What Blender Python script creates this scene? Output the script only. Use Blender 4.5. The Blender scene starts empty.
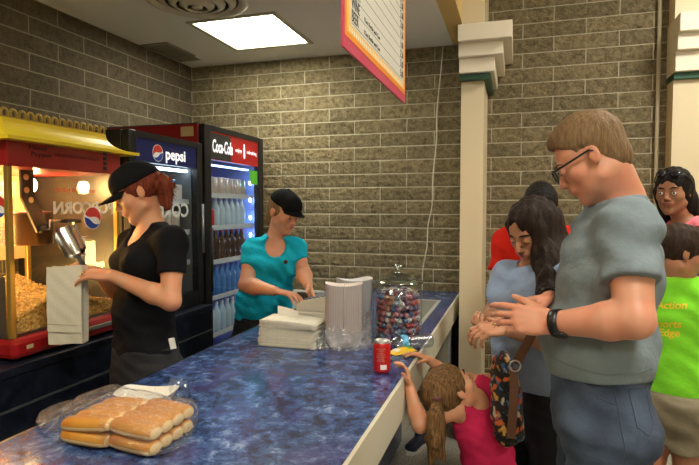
import bpy, bmesh, math, random
import numpy as np
from mathutils import Vector, Matrix, noise as mnoise
PI = math.pi
sc = bpy.context.scene
col = sc.collection
# ------------------------------------------------------------------ camera geometry
FPX = 543.0; CX, CY = 349.5, 232.5
YAW = math.radians(17.05); PITCH = math.radians(2.58)
CAM = Vector((0.0, 0.0, 1.525))
RT = Vector((math.cos(YAW), math.sin(YAW), 0))
FH = Vector((-math.sin(YAW), math.cos(YAW), 0))
FW = FH * math.cos(PITCH) - Vector((0, 0, math.sin(PITCH)))
UPV = FH * math.sin(PITCH) + Vector((0, 0, math.cos(PITCH)))
UZ = Vector((0, 0, 1))
def ray(px, py):
    return FW + RT * ((px - CX) / FPX) - UPV * ((py - CY) / FPX)
def D(px, py, d):               # a point at viewing distance d
    return CAM + ray(px, py) * d
def Z(px, py, z):
    r = ray(px, py); return CAM + r * ((z - CAM.z) / r.z)
def XP(px, py, x):
    r = ray(px, py); return CAM + r * ((x - CAM.x) / r.x)
def YP(px, py, y):
    r = ray(px, py); return CAM + r * ((y - CAM.y) / r.y)
def IV(a, b, c):                # right, towards the viewer, up
    return RT * a - FH * b + UZ * c
# ------------------------------------------------------------------ materials
def _in(nt, bs, k, v):
    s = bs.inputs[k]
    if isinstance(v, bpy.types.NodeSocket): nt.links.new(v, s)
    else: s.default_value = v
def c4(c): return (c[0], c[1], c[2], 1.0)
MATS = {}
def mat(name, color=(.5, .5, .5), rough=.6, metal=0., spec=.5, bump=0., bscale=60., var=0., vscale=8., trans=0., ior=1.45,
        emit=None, estr=0., alpha=1., coat=0., sss=0., stretch=(1, 1, 1), detail=4., sheen=0., bdist=.004, col2=None):
    if name in MATS: return MATS[name]
    m = bpy.data.materials.new(name); m.use_nodes = True
    nt = m.node_tree; bs = nt.nodes['Principled BSDF']
    bs.inputs['Base Color'].default_value = c4(color)
    bs.inputs['Roughness'].default_value = rough
    bs.inputs['Metallic'].default_value = metal
    bs.inputs['Specular IOR Level'].default_value = spec
    bs.inputs['IOR'].default_value = ior
    bs.inputs['Transmission Weight'].default_value = trans
    bs.inputs['Alpha'].default_value = alpha
    bs.inputs['Coat Weight'].default_value = coat
    bs.inputs['Sheen Weight'].default_value = sheen
    if sss:
        bs.inputs['Subsurface Weight'].default_value = sss
        bs.inputs['Subsurface Radius'].default_value = (.012, .005, .003)
        bs.inputs['Subsurface Scale'].default_value = 1.0
    if emit:
        bs.inputs['Emission Color'].default_value = c4(emit); bs.inputs['Emission Strength'].default_value = estr
    tc = nt.nodes.new('ShaderNodeTexCoord'); mp = nt.nodes.new('ShaderNodeMapping')
    mp.inputs['Scale'].default_value = stretch
    nt.links.new(tc.outputs['Object'], mp.inputs['Vector'])
    if var or col2:
        n = nt.nodes.new('ShaderNodeTexNoise'); n.inputs['Scale'].default_value = vscale; n.inputs['Detail'].default_value = detail
        nt.links.new(mp.outputs[0], n.inputs['Vector'])
        r = nt.nodes.new('ShaderNodeValToRGB')
        a = [max(0, x * (1 - var)) for x in color]; b = [min(1, x * (1 + var)) for x in color]
        if col2: a = list(color); b = list(col2)
        r.color_ramp.elements[0].position = .32; r.color_ramp.elements[1].position = .68
        r.color_ramp.elements[0].color = c4(a); r.color_ramp.elements[1].color = c4(b)
        nt.links.new(n.outputs['Fac'], r.inputs[0]); nt.links.new(r.outputs[0], bs.inputs['Base Color'])
    if bump:
        n2 = nt.nodes.new('ShaderNodeTexNoise'); n2.inputs['Scale'].default_value = bscale; n2.inputs['Detail'].default_value = 3
        nt.links.new(mp.outputs[0], n2.inputs['Vector'])
        b = nt.nodes.new('ShaderNodeBump'); b.inputs['Strength'].default_value = bump; b.inputs['Distance'].default_value = bdist
        nt.links.new(n2.outputs['Fac'], b.inputs['Height']); nt.links.new(b.outputs[0], bs.inputs['Normal'])
    MATS[name] = m
    return m
def node_mat(name):
    m = bpy.data.materials.new(name); m.use_nodes = True; MATS[name] = m
    nt = m.node_tree
    return m, nt, nt.nodes['Principled BSDF'], lambda t: nt.nodes.new('ShaderNode' + t), lambda a, b: nt.links.new(a, b)
def ramp(nt, stops):
    r = nt.nodes.new('ShaderNodeValToRGB'); e = r.color_ramp.elements
    while len(e) < len(stops): e.new(.5)
    for i, (p, c) in enumerate(stops):
        e[i].position = p; e[i].color = c4(c)
    return r
# ------------------------------------------------------------------ mesh helpers
def finish(name, me, mats, parent=None, smooth=False, M=None):
    if not isinstance(mats, (list, tuple)): mats = [mats]
    for m in mats: me.materials.append(m)
    if smooth: me.shade_smooth()
    o = bpy.data.objects.new(name, me); col.objects.link(o)
    if parent is not None:
        o.parent = parent
        if M is None:
            bpy.context.view_layer.update() if False else None
    if M is not None: o.matrix_local = M
    return o
class B:
    """collects shapes into one bmesh; coordinates are local to the object made from it"""
    def __init__(s): s.b = bmesh.new(); s.mi = 0
    def _m(s, fs):
        for f in fs: f.material_index = s.mi
    def box(s, lo, hi, bev=0., R=None, seg=2):
        b2 = bmesh.new(); bmesh.ops.create_cube(b2, size=1)
        c = [(lo[i] + hi[i]) / 2 for i in range(3)]; d = [abs(hi[i] - lo[i]) for i in range(3)]
        bmesh.ops.scale(b2, vec=d, verts=b2.verts)
        if bev: bmesh.ops.bevel(b2, geom=b2.edges, offset=min(bev, min(d) * .49), segments=seg, profile=.5, affect='EDGES')
        bmesh.ops.translate(b2, vec=c, verts=b2.verts)
        return s.merge(b2, R)
    def merge(s, b2, R=None):
        if R is not None: bmesh.ops.transform(b2, matrix=R, verts=b2.verts)
        vm = {}
        for v in b2.verts: vm[v.index if False else v] = s.b.verts.new(v.co)
        for f in b2.faces:
            try:
                g = s.b.faces.new([vm[v] for v in f.verts]); g.material_index = s.mi; g.smooth = f.smooth
            except ValueError: pass
        b2.free(); return s
    def tube(s, pts, r, n=10, cap=True):
        pts = [Vector(p) for p in pts]; N = len(pts)
        rs = r if isinstance(r, (list, tuple)) else [r] * N
        rings = []; pu = None
        for i, p in enumerate(pts):
            t = (pts[min(i + 1, N - 1)] - pts[max(i - 1, 0)]).normalized()
            if pu is None: u = t.orthogonal().normalized()
            else:
                u = pu - t * pu.dot(t); u = u.normalized() if u.length > 1e-6 else t.orthogonal().normalized()
            pu = u; w = t.cross(u)
            rings.append([s.b.verts.new(p + (u * math.cos(2 * PI * k / n) + w * math.sin(2 * PI * k / n)) * rs[i]) for k in range(n)])
        for i in range(N - 1):
            for k in range(n):
                f = s.b.faces.new((rings[i][k], rings[i][(k + 1) % n], rings[i + 1][(k + 1) % n], rings[i + 1][k])); f.material_index = s.mi; f.smooth = True
        if cap:
            for q in (rings[0][::-1], rings[-1]):
                f = s.b.faces.new(q); f.material_index = s.mi
        return s
    def lathe(s, prof, n=32, c=(0, 0, 0), R=None, closed=False, sx=1., sy=1., smooth=True):
        b2 = bmesh.new(); rings = []
        for (r, z) in prof:
            if r < 1e-6: rings.append([b2.verts.new((0, 0, z))])
            else: rings.append([b2.verts.new((r * math.cos(2 * PI * k / n) * sx, r * math.sin(2 * PI * k / n) * sy, z)) for k in range(n)])
        for i in range(len(rings) - 1):
            a, b_ = rings[i], rings[i + 1]
            for k in range(n):
                k2 = (k + 1) % n
                if len(a) == 1 and len(b_) == 1: continue
                if len(a) == 1: q = (a[0], b_[k2], b_[k])
                elif len(b_) == 1: q = (a[k], a[k2], b_[0])
                else: q = (a[k], a[k2], b_[k2], b_[k])
                f = b2.faces.new(q); f.smooth = smooth
        if R is not None: bmesh.ops.transform(b2, matrix=R, verts=b2.verts)
        bmesh.ops.translate(b2, vec=c, verts=b2.verts)
        return s.merge(b2)
    def prism(s, pts, ex):
        """polygon pts (3D, coplanar) extruded by vector ex"""
        ex = Vector(ex); a = [s.b.verts.new(Vector(p)) for p in pts]; b_ = [s.b.verts.new(Vector(p) + ex) for p in pts]
        n = len(a); fs = [s.b.faces.new(a[::-1]), s.b.faces.new(b_)]
        for i in range(n): fs.append(s.b.faces.new((a[i], a[(i + 1) % n], b_[(i + 1) % n], b_[i])))
        s._m(fs); return s
    def ball(s, c, r, n=12, R=None, sub=None):
        b2 = bmesh.new(); bmesh.ops.create_uvsphere(b2, u_segments=n, v_segments=max(6, n * 2 // 3), radius=1)
        rr = r if isinstance(r, (tuple, list)) else (r, r, r)
        bmesh.ops.scale(b2, vec=rr, verts=b2.verts)
        if R is not None: bmesh.ops.transform(b2, matrix=R, verts=b2.verts)
        bmesh.ops.translate(b2, vec=c, verts=b2.verts)
        for f in b2.faces: f.smooth = True
        return s.merge(b2)
    def quad(s, *p):
        f = s.b.faces.new([s.b.verts.new(Vector(q)) for q in p]); f.material_index = s.mi; return s
    def grid(s, fn, nu, nv, smooth=True, closeu=False):
        vs = [[s.b.verts.new(fn(i / (nu if closeu else nu - 1), j / (nv - 1))) for j in range(nv)] for i in range(nu)]
        for i in range(nu if closeu else nu - 1):
            for j in range(nv - 1):
                i2 = (i + 1) % nu
                f = s.b.faces.new((vs[i][j], vs[i2][j], vs[i2][j + 1], vs[i][j + 1])); f.material_index = s.mi; f.smooth = smooth
        return s
    def make(s, name, mats, parent=None, M=None, solid=0., world=False):
        bmesh.ops.recalc_face_normals(s.b, faces=s.b.faces)
        if solid: bmesh.ops.solidify(s.b, geom=s.b.faces[:], thickness=solid)
        me = bpy.data.meshes.new(name)
        if world and parent is not None:      # coordinates were given in world space
            bmesh.ops.transform(s.b, matrix=LM(parent).inverted(), verts=s.b.verts)
        s.b.to_mesh(me); s.b.free()
        return finish(name, me, mats, parent, False, M)
def LM(o):
    m = o.matrix_basis.copy(); p = o.parent
    while p is not None: m = p.matrix_basis @ m; p = p.parent
    return m
def tag(o, label=None, cat=None, group=None, kind=None):
    if label: o['label'] = label
    if cat: o['category'] = cat
    if group: o['group'] = group
    if kind: o['kind'] = kind
    return o
def empty(name, loc, label=None, cat=None, group=None, rz=0., M=None):
    o = bpy.data.objects.new(name, None); col.objects.link(o); o.empty_display_size = .1
    if M is not None: o.matrix_basis = M
    else: o.location = loc; o.rotation_euler = (0, 0, rz); o.matrix_basis = Matrix.Translation(loc) @ Matrix.Rotation(rz, 4, 'Z')
    return tag(o, label, cat, group)
def struct(o): o['kind'] = 'structure'; return o
def frame(o, x, y, z):
    x = Vector(x).normalized(); y = Vector(y).normalized(); z = Vector(z).normalized()
    m = Matrix(((x.x, y.x, z.x, o[0]), (x.y, y.y, z.y, o[1]), (x.z, y.z, z.z, o[2]), (0, 0, 0, 1)))
    return m
def text_mesh(name, body, mats, parent, M, size=.05, ext=.0008, sx=1., align='CENTER', bold=0., shear=0.):
    cu = bpy.data.curves.new(name, 'FONT'); cu.body = body; cu.size = size; cu.extrude = ext; cu.align_x = align; cu.align_y = 'CENTER'
    cu.offset = bold; cu.resolution_u = 3
    t = bpy.data.objects.new(name, cu); col.objects.link(t)
    dg = bpy.context.evaluated_depsgraph_get()
    me = bpy.data.meshes.new_from_object(t.evaluated_get(dg)); bpy.data.objects.remove(t)
    me.name = name
    me.materials.clear()
    if shear: me.transform(Matrix(((1, shear, 0, 0), (0, 1, 0, 0), (0, 0, 1, 0), (0, 0, 0, 1))))
    if sx != 1.:
        me.transform(Matrix.Diagonal((sx, 1, 1, 1)))
        if sx < 0: me.flip_normals()
    o = finish(name, me, mats, parent, False, M)
    return o
def copy_tree(o, parent=None, label=None, M=None):
    c = o.copy(); col.objects.link(c)
    if parent is not None: c.parent = parent
    if label: c['label'] = label
    if M is not None: c.matrix_basis = M
    for ch in [x for x in bpy.data.objects if x.parent == o]: copy_tree(ch, c)
    return c
# ------------------------------------------------------------------ distance-field sculpting
class SDF:
    def __init__(s): s.p = []
    def cap(s, a, b, ra, rb=None, k=.012, op='u', mul=1.):
        s.p.append(('cap', np.array(a, dtype=np.float32), np.array(b, dtype=np.float32), ra, ra if rb is None else rb, k, op)); return s
    def ell(s, c, r, R=None, k=.012, op='u'):
        Rm = np.array(R.to_3x3(), dtype=np.float32) if R is not None else np.eye(3, dtype=np.float32)
        s.p.append(('ell', np.array(c, dtype=np.float32), np.array(r, dtype=np.float32), Rm, None, k, op)); return s
    def ecap(s, a, b, ra, rb, lat, k=.02, op='u'):
        """capsule with elliptic section: ra=(lateral, other) radii at a, rb at b; lat = lateral axis"""
        s.p.append(('ecap', np.array(a, dtype=np.float32), np.array(b, dtype=np.float32), (tuple(ra), tuple(rb)), np.array(Vector(lat).normalized(), dtype=np.float32), k, op)); return s
    def box(s, c, r, R=None, rd=.01, k=.01, op='u'):
        Rm = np.array(R.to_3x3(), dtype=np.float32) if R is not None else np.eye(3, dtype=np.float32)
        s.p.append(('box', np.array(c, dtype=np.float32), np.array(r, dtype=np.float32), Rm, rd, k, op)); return s
    def plane(s, o, n, k=.004):      # keeps the side against n
        s.p.append(('plane', np.array(o, dtype=np.float32), np.array(Vector(n).normalized(), dtype=np.float32), None, None, k, 'i')); return s
    def fn(s, f, k=.01, op='add'):
        s.p.append(('fn', f, None, None, None, k, op)); return s
    def bounds(s):
        lo = np.full(3, 1e9); hi = -lo
        for q in s.p:
            if q[6] != 'u': continue
            if q[0] == 'cap':
                m = max(q[3], q[4]); l = np.minimum(q[1], q[2]) - m; h = np.maximum(q[1], q[2]) + m
            elif q[0] == 'ecap':
                m = max(q[3][0] + q[3][1]); l = np.minimum(q[1], q[2]) - m; h = np.maximum(q[1], q[2]) + m
            else:
                m = float(np.linalg.norm(q[2])) if q[0] == 'box' else float(max(q[2])); l = q[1] - m; h = q[1] + m
            lo = np.minimum(lo, l); hi = np.maximum(hi, h)
        return lo - .03, hi + .03
    def mesh(s, name, mats, parent=None, h=.006, M=None, inflate=0.):
        lo, hi = s.bounds(); n = np.ceil((hi - lo) / h).astype(int) + 1
        ax = [(lo[i] + h * np.arange(n[i])).astype(np.float32) for i in range(3)]
        F = np.full(n, .2, dtype=np.float32)
        for q in s.p:
            t, k, op = q[0], q[5], q[6]
            mg = k + 3 * h + .02 + inflate
            if t in ('cap', 'ecap'):
                m = max(q[3], q[4]) if t == 'cap' else max(q[3][0] + q[3][1])
                l = np.minimum(q[1], q[2]) - m - mg; u = np.maximum(q[1], q[2]) + m + mg
            elif t in ('ell', 'box'):
                m = float(np.linalg.norm(q[2])) if t == 'box' else float(max(q[2])); l = q[1] - m - mg; u = q[1] + m + mg
            else: l, u = lo, hi
            i0 = np.maximum(0, np.floor((l - lo) / h).astype(int)); i1 = np.minimum(n, np.ceil((u - lo) / h).astype(int) + 1)
            if (i1 <= i0).any(): continue
            sl = tuple(slice(a, b) for a, b in zip(i0, i1))
            X = ax[0][sl[0]][:, None, None]; Y = ax[1][sl[1]][None, :, None]; Zz = ax[2][sl[2]][None, None, :]
            if t == 'cap':
                a, b = q[1], q[2]; ba = b - a; L = float((ba * ba).sum()) + 1e-12
                px, py, pz = X - a[0], Y - a[1], Zz - a[2]
                tt = np.clip((px * ba[0] + py * ba[1] + pz * ba[2]) / L, 0, 1)
                d = np.sqrt((px - ba[0] * tt) ** 2 + (py - ba[1] * tt) ** 2 + (pz - ba[2] * tt) ** 2) - (q[3] + (q[4] - q[3]) * tt)
            elif t == 'ecap':
                a, b = q[1], q[2]; ba = b - a; L = float((ba * ba).sum()) + 1e-12; lat = q[4]
                px, py, pz = X - a[0], Y - a[1], Zz - a[2]
                tt = np.clip((px * ba[0] + py * ba[1] + pz * ba[2]) / L, 0, 1)
                qx, qy, qz = px - ba[0] * tt, py - ba[1] * tt, pz - ba[2] * tt
                u_ = qx * lat[0] + qy * lat[1] + qz * lat[2]
                w2 = np.maximum(qx * qx + qy * qy + qz * qz - u_ * u_, 0)
                (l0, o0), (l1, o1) = q[3]
                ru = l0 + (l1 - l0) * tt; rv = o0 + (o1 - o0) * tt
                g = np.sqrt((u_ / ru) ** 2 + w2 / rv ** 2) + 1e-6
                g2 = np.sqrt((u_ / ru ** 2) ** 2 + w2 / rv ** 4) + 1e-6
                d = g * (g - 1) / g2
            elif t in ('ell', 'box'):
                c, r, R = q[1], q[2], q[3]
                px, py, pz = X - c[0], Y - c[1], Zz - c[2]
                lx = px * R[0, 0] + py * R[1, 0] + pz * R[2, 0]; ly = px * R[0, 1] + py * R[1, 1] + pz * R[2, 1]; lz = px * R[0, 2] + py * R[1, 2] + pz * R[2, 2]
                if t == 'ell':
                    g = np.sqrt((lx / r[0]) ** 2 + (ly / r[1]) ** 2 + (lz / r[2]) ** 2) + 1e-6
                    g2 = np.sqrt((lx / r[0] ** 2) ** 2 + (ly / r[1] ** 2) ** 2 + (lz / r[2] ** 2) ** 2) + 1e-6
                    d = g * (g - 1) / g2
                else:
                    rd = q[4]; ex, ey, ez = np.abs(lx) - r[0] + rd, np.abs(ly) - r[1] + rd, np.abs(lz) - r[2] + rd
                    d = np.sqrt(np.maximum(ex, 0) ** 2 + np.maximum(ey, 0) ** 2 + np.maximum(ez, 0) ** 2) + np.minimum(np.maximum(np.maximum(ex, ey), ez), 0) - rd
            elif t == 'plane':
                d = (X - q[1][0]) * q[2][0] + (Y - q[1][1]) * q[2][1] + (Zz - q[1][2]) * q[2][2]
            else:
                d = q[1](X, Y, Zz)
            A = F[sl]
            if op == 'add': F[sl] = A + d; continue
            if op == 'u':
                d = d - inflate
                hh = np.maximum(k - np.abs(A - d), 0) / k; F[sl] = np.minimum(A, d) - hh * hh * k * .25
            elif op == 's':
                d = -d; hh = np.maximum(k - np.abs(A - d), 0) / k; F[sl] = np.maximum(A, d) + hh * hh * k * .25
            else:
                hh = np.maximum(k - np.abs(A - d), 0) / k; F[sl] = np.maximum(A, d) + hh * hh * k * .25
        # naive surface nets
        S = F < 0
        c = np.zeros(tuple(n - 1), dtype=np.int8)
        for i in (0, 1):
            for j in (0, 1):
                for k in (0, 1):
                    c += S[i:n[0] - 1 + i, j:n[1] - 1 + j, k:n[2] - 1 + k]
        act = (c > 0) & (c < 8)
        idx = np.argwhere(act)
        if len(idx) == 0: raise RuntimeError('empty sdf ' + name)
        ids = np.full(act.shape, -1, dtype=np.int32); ids[act] = np.arange(len(idx))
        pos = np.zeros((len(idx), 3)); cnt = np.zeros(len(idx))
        corner = {}
        for i in (0, 1):
            for j in (0, 1):
                for k in (0, 1): corner[(i, j, k)] = F[idx[:, 0] + i, idx[:, 1] + j, idx[:, 2] + k]
        for a in corner:
            for axx in range(3):
                if a[axx] == 0:
                    b = list(a); b[axx] = 1; b = tuple(b)
                    fa, fb = corner[a], corner[b]; m = (fa < 0) != (fb < 0)
                    t_ = np.where(m, fa / np.where(m, fa - fb, 1), 0)
                    p = np.array(a, dtype=float)[None, :].repeat(len(idx), 0); p[:, axx] += t_
                    pos += p * m[:, None]; cnt += m
        pos = lo + (idx + pos / cnt[:, None]) * h
        quads = []
        for axx in range(3):
            s0 = [slice(None)] * 3; s1 = [slice(None)] * 3
            s0[axx] = slice(0, n[axx] - 1); s1[axx] = slice(1, n[axx])
            A, Bb = S[tuple(s0)], S[tuple(s1)]
            e = np.argwhere(A != Bb); o1, o2 = (axx + 1) % 3, (axx + 2) % 3
            e = e[(e[:, o1] > 0) & (e[:, o2] > 0) & (e[:, o1] < n[o1] - 1) & (e[:, o2] < n[o2] - 1)]
            def g(d1, d2):
                q_ = e.copy(); q_[:, o1] -= d1; q_[:, o2] -= d2; return ids[q_[:, 0], q_[:, 1], q_[:, 2]]
            Q = np.stack([g(0, 0), g(1, 0), g(1, 1), g(0, 1)], 1)
            fl = A[e[:, 0], e[:, 1], e[:, 2]]
            Q[~fl] = Q[~fl][:, ::-1]
            quads.append(Q)
        Q = np.concatenate(quads)
        if parent is not None and M is None:
            Mi = np.array(LM(parent).inverted()); pos = pos @ Mi[:3, :3].T + Mi[:3, 3]
        me = bpy.data.meshes.new(name)
        me.vertices.add(len(pos)); me.vertices.foreach_set('co', pos.astype(np.float32).ravel())
        me.loops.add(len(Q) * 4); me.loops.foreach_set('vertex_index', Q.astype(np.int32).ravel())
        me.polygons.add(len(Q)); me.polygons.foreach_set('loop_start', np.arange(0, len(Q) * 4, 4, dtype=np.int32))
        me.update(calc_edges=True); me.validate()
        return finish(name, me, mats, parent, True, M)
# ================================================================== camera, world
cd = bpy.data.cameras.new('camera'); co = bpy.data.objects.new('camera', cd); col.objects.link(co)
cd.sensor_width = 36; cd.lens = FPX / 699 * 36; cd.clip_start = .02
co.location = CAM; co.rotation_euler = (PI / 2 - PITCH, 0, YAW); sc.camera = co
sc.view_settings.view_transform = 'Standard'; sc.view_settings.look = 'None'; sc.view_settings.gamma = 1
sc.view_settings.use_curve_mapping = False
sc.view_settings.exposure = 0.22
w = bpy.data.worlds.new('world'); sc.world = w; w.use_nodes = True
w.node_tree.nodes['Background'].inputs[0].default_value = (1, .96, .9, 1); w.node_tree.nodes['Background'].inputs[1].default_value = .12
# ================================================================== room constants
YB = 4.0; XL = -2.615; ZC = 2.70; CT = .91; ZH = 3.45
CF, CB = -.391, -1.28          # counter front (customer) and back edges
# ---------------- block wall material
def block_mat(name, axis, x0, z0, base, dark, mortar, bumpk=1.0):
    m, nt, bs, N, L = node_mat(name)
    tc = N('TexCoord'); sp = N('SeparateXYZ'); L(tc.outputs['Object'], sp.inputs[0])
    cb = N('CombineXYZ')
    a1 = N('Math'); a1.operation = 'SUBTRACT'; a1.inputs[1].default_value = x0; L(sp.outputs[axis], a1.inputs[0])
    a2 = N('Math'); a2.operation = 'SUBTRACT'; a2.inputs[1].default_value = z0; L(sp.outputs['Z'], a2.inputs[0])
    L(a1.outputs[0], cb.inputs[0]); L(a2.outputs[0], cb.inputs[1])
    # slightly wavering joints
    nz = N('TexNoise'); nz.inputs['Scale'].default_value = 14; L(tc.outputs['Object'], nz.inputs['Vector'])
    mx = N('MixRGB'); mx.blend_type = 'ADD'; mx.inputs[0].default_value = .006; L(cb.outputs[0], mx.inputs[1]); L(nz.outputs['Color'], mx.inputs[2])
    br = N('TexBrick'); br.inputs['Scale'].default_value = 1; br.inputs['Brick Width'].default_value = .4064; br.inputs['Row Height'].default_value = .1016
    br.inputs['Mortar Size'].default_value = .0040; br.inputs['Mortar Smooth'].default_value = .3; br.offset = .5
    br.inputs['Color1'].default_value = (.25, .25, .25, 1); br.inputs['Color2'].default_value = (.75, .75, .75, 1); br.inputs['Mortar'].default_value = (.5, .5, .5, 1)
    L(mx.outputs[0], br.inputs['Vector'])
    n1 = N('TexNoise'); n1.inputs['Scale'].default_value = 30; n1.inputs['Detail'].default_value = 9; n1.inputs['Roughness'].default_value = .72; L(tc.outputs['Object'], n1.inputs['Vector'])
    n2 = N('TexNoise'); n2.inputs['Scale'].default_value = 140; n2.inputs['Detail'].default_value = 4; L(tc.outputs['Object'], n2.inputs['Vector'])
    r1 = ramp(nt, [(.3, dark), (.52, base), (.75, [min(1, c * 1.45) for c in base])]); 
    ad = N('Math'); ad.operation = 'MULTIPLY_ADD'; ad.inputs[1].default_value = .35; L(n2.outputs['Fac'], ad.inputs[0])
    sb = N('Math'); sb.operation = 'SUBTRACT'; sb.inputs[1].default_value = .175; L(n1.outputs['Fac'], sb.inputs[0]); L(sb.outputs[0], ad.inputs[2])
    L(ad.outputs[0], r1.inputs[0])
    pb = N('MixRGB'); pb.blend_type = 'MULTIPLY'; pb.inputs[0].default_value = .5; L(r1.outputs[0], pb.inputs[1])
    rb = ramp(nt, [(.2, (.65, .65, .62)), (.8, (1.3, 1.25, 1.15))]); L(br.outputs['Color'], rb.inputs[0]); L(rb.outputs[0], pb.inputs[2])
    mm = N('MixRGB'); L(br.outputs['Fac'], mm.inputs[0]); L(pb.outputs[0], mm.inputs[1]); mm.inputs[2].default_value = c4(mortar)
    L(mm.outputs[0], bs.inputs['Base Color']); bs.inputs['Roughness'].default_value = .95; bs.inputs['Specular IOR Level'].default_value = .15
    iv = N('Math'); iv.operation = 'SUBTRACT'; iv.inputs[0].default_value = 1; L(br.outputs['Fac'], iv.inputs[1])
    hm = N('Math'); hm.operation = 'MULTIPLY'; L(n1.outputs['Fac'], hm.inputs[0]); L(iv.outputs[0], hm.inputs[1])
    h2 = N('Math'); h2.operation = 'MULTIPLY_ADD'; h2.inputs[1].default_value = .55; L(iv.outputs[0], h2.inputs[0]); L(hm.outputs[0], h2.inputs[2])
    bp = N('Bump'); bp.inputs['Strength'].default_value = .9 * bumpk; bp.inputs['Distance'].default_value = .05; L(h2.outputs[0], bp.inputs['Height'])
    L(bp.outputs[0], bs.inputs['Normal'])
    return m
BLK_B = block_mat('split_face_block', 'X', -.984 + .4064 * 20, 2.295 - .1016 * 40, (.29, .24, .145), (.12, .095, .055), (.56, .51, .38))
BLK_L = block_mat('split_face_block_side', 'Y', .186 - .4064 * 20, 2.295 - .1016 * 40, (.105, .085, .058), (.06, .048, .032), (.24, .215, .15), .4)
CREAM = mat('cream_paint', (.70, .60, .40), .55, bump=.15, bscale=300, bdist=.001)
CREAM_C = mat('cream_capital_paint', (.80, .74, .60), .5)
OCHRE = mat('ochre_paint', (.66, .46, .17), .6)
GREEN = mat('green_paint', (.02, .09, .05), .45)
CEILM = mat('ceiling_board', (.80, .78, .70), .9, bump=.35, bscale=220, var=.06, vscale=120, bdist=.002)
# floor: pale speckled
m, nt, bs, N, L = node_mat('speckled_floor'); FLOORM = m
tc = N('TexCoord'); n1 = N('TexNoise'); n1.inputs['Scale'].default_value = 90; n1.inputs['Detail'].default_value = 6; L(tc.outputs['Object'], n1.inputs['Vector'])
n2 = N('TexNoise'); n2.inputs['Scale'].default_value = 5; L(tc.outputs['Object'], n2.inputs['Vector'])
r1 = ramp(nt, [(.35, (.22, .21, .17)), (.5, (.42, .41, .35)), (.65, (.58, .57, .50))]); L(n1.outputs['Fac'], r1.inputs[0])
r2 = ramp(nt, [(.35, (.8, .8, .8)), (.65, (1, 1, 1))]); L(n2.outputs['Fac'], r2.inputs[0])
mx = N('MixRGB'); mx.blend_type = 'MULTIPLY'; mx.inputs[0].default_value = 1; L(r1.outputs[0], mx.inputs[1]); L(r2.outputs[0], mx.inputs[2]); L(mx.outputs[0], bs.inputs['Base Color'])
bs.inputs['Roughness'].default_value = .35
# marbled blue laminate
def laminate(name, cols, rough):
    m, nt, bs, N, L = node_mat(name)
    tc = N('TexCoord')
    w1 = N('TexNoise'); w1.inputs['Scale'].default_value = 9; w1.inputs['Detail'].default_value = 6; w1.inputs['Roughness'].default_value = .6; L(tc.outputs['Object'], w1.inputs['Vector'])
    mv = N('MixRGB'); mv.blend_type = 'ADD'; mv.inputs[0].default_value = .13; L(tc.outputs['Object'], mv.inputs[1]); L(w1.outputs['Color'], mv.inputs[2])
    n1 = N('TexNoise'); n1.inputs['Scale'].default_value = 17; n1.inputs['Detail'].default_value = 12; n1.inputs['Roughness'].default_value = .78; L(mv.outputs[0], n1.inputs['Vector'])
    r1 = ramp(nt, [(.37, cols[0]), (.46, cols[1]), (.55, cols[2]), (.68, cols[3])]); L(n1.outputs['Fac'], r1.inputs[0])
    n3 = N('TexNoise'); n3.inputs['Scale'].default_value = 4.5; n3.inputs['Detail'].default_value = 5; L(mv.outputs[0], n3.inputs['Vector'])
    r3 = ramp(nt, [(.5, (0, 0, 0)), (.68, (1, 1, 1))]); L(n3.outputs['Fac'], r3.inputs[0])
    mm = N('MixRGB'); L(r3.outputs[0], mm.inputs[0]); L(r1.outputs[0], mm.inputs[1]); mm.inputs[2].default_value = c4(cols[4])
    ml = N('Math'); ml.operation = 'MULTIPLY'; ml.inputs[1].default_value = .6; L(r3.outputs[0], ml.inputs[0]); nt.links.new(ml.outputs[0], mm.inputs[0])
    L(mm.outputs[0], bs.inputs['Base Color']); bs.inputs['Roughness'].default_value = rough
    return m
LAM = laminate('blue_marbled_laminate', [(.006, .009, .030), (.022, .042, .125), (.055, .110, .27), (.30, .38, .54), (.07, .05, .19)], .16)
LAMD = laminate('dark_marbled_laminate', [(.003, .004, .008), (.006, .008, .016), (.012, .016, .03), (.03, .036, .05), (.01, .012, .02)], .3)
# ================================================================== shell
def sbox(name, lo, hi, m, bev=0.):
    o = B().box(lo, hi, bev).make(name, m); return struct(o)
sbox('floor', (-2.8, -3.6, -.1), (4.2, 4.2, 0), FLOORM)
wb = sbox('wall_back', (-2.8, YB + .028, 0), (4.2, YB + .2, ZH), BLK_B)
# rock-face relief of the blocks: real geometry, mortar joints set back
gx = np.arange(-2.63, 1.3, .0085); gz = np.arange(0.0, ZH + .004, .0085); nx_, nz_ = len(gx), len(gz)
GX, GZ = np.meshgrid(gx, gz, indexing='ij')
bz0 = 2.295 - .1016 * 40; bx0 = -.984 + .4064 * 20
rw = np.floor((GZ - bz0) / .1016); fz = (GZ - bz0) / .1016 - rw; uu = (GX - bx0) / .4064 + np.where(rw % 2 == 0, 0, .5); fx_ = uu - np.floor(uu)
ez = np.minimum(fz, 1 - fz) * .1016; ex_ = np.minimum(fx_, 1 - fx_) * .4064; ed = np.clip((np.minimum(ez, ex_) - .0022) / .007, 0, 1); ed = ed * ed * (3 - 2 * ed)
nsv = np.empty(nx_ * nz_)
i_ = 0
for a_ in gx:
    for c_ in gz:
        nsv[i_] = mnoise.noise((a_ * 17, c_ * 26, 0)) * .55 + mnoise.noise((a_ * 42, c_ * 55, 3)) * .35 + mnoise.noise((a_ * 95, c_ * 95, 7)) * .22; i_ += 1
nsv = nsv.reshape(nx_, nz_)
GY = YB + .016 - ed * np.clip(.0055 + .011 * nsv, .001, .015)
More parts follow.
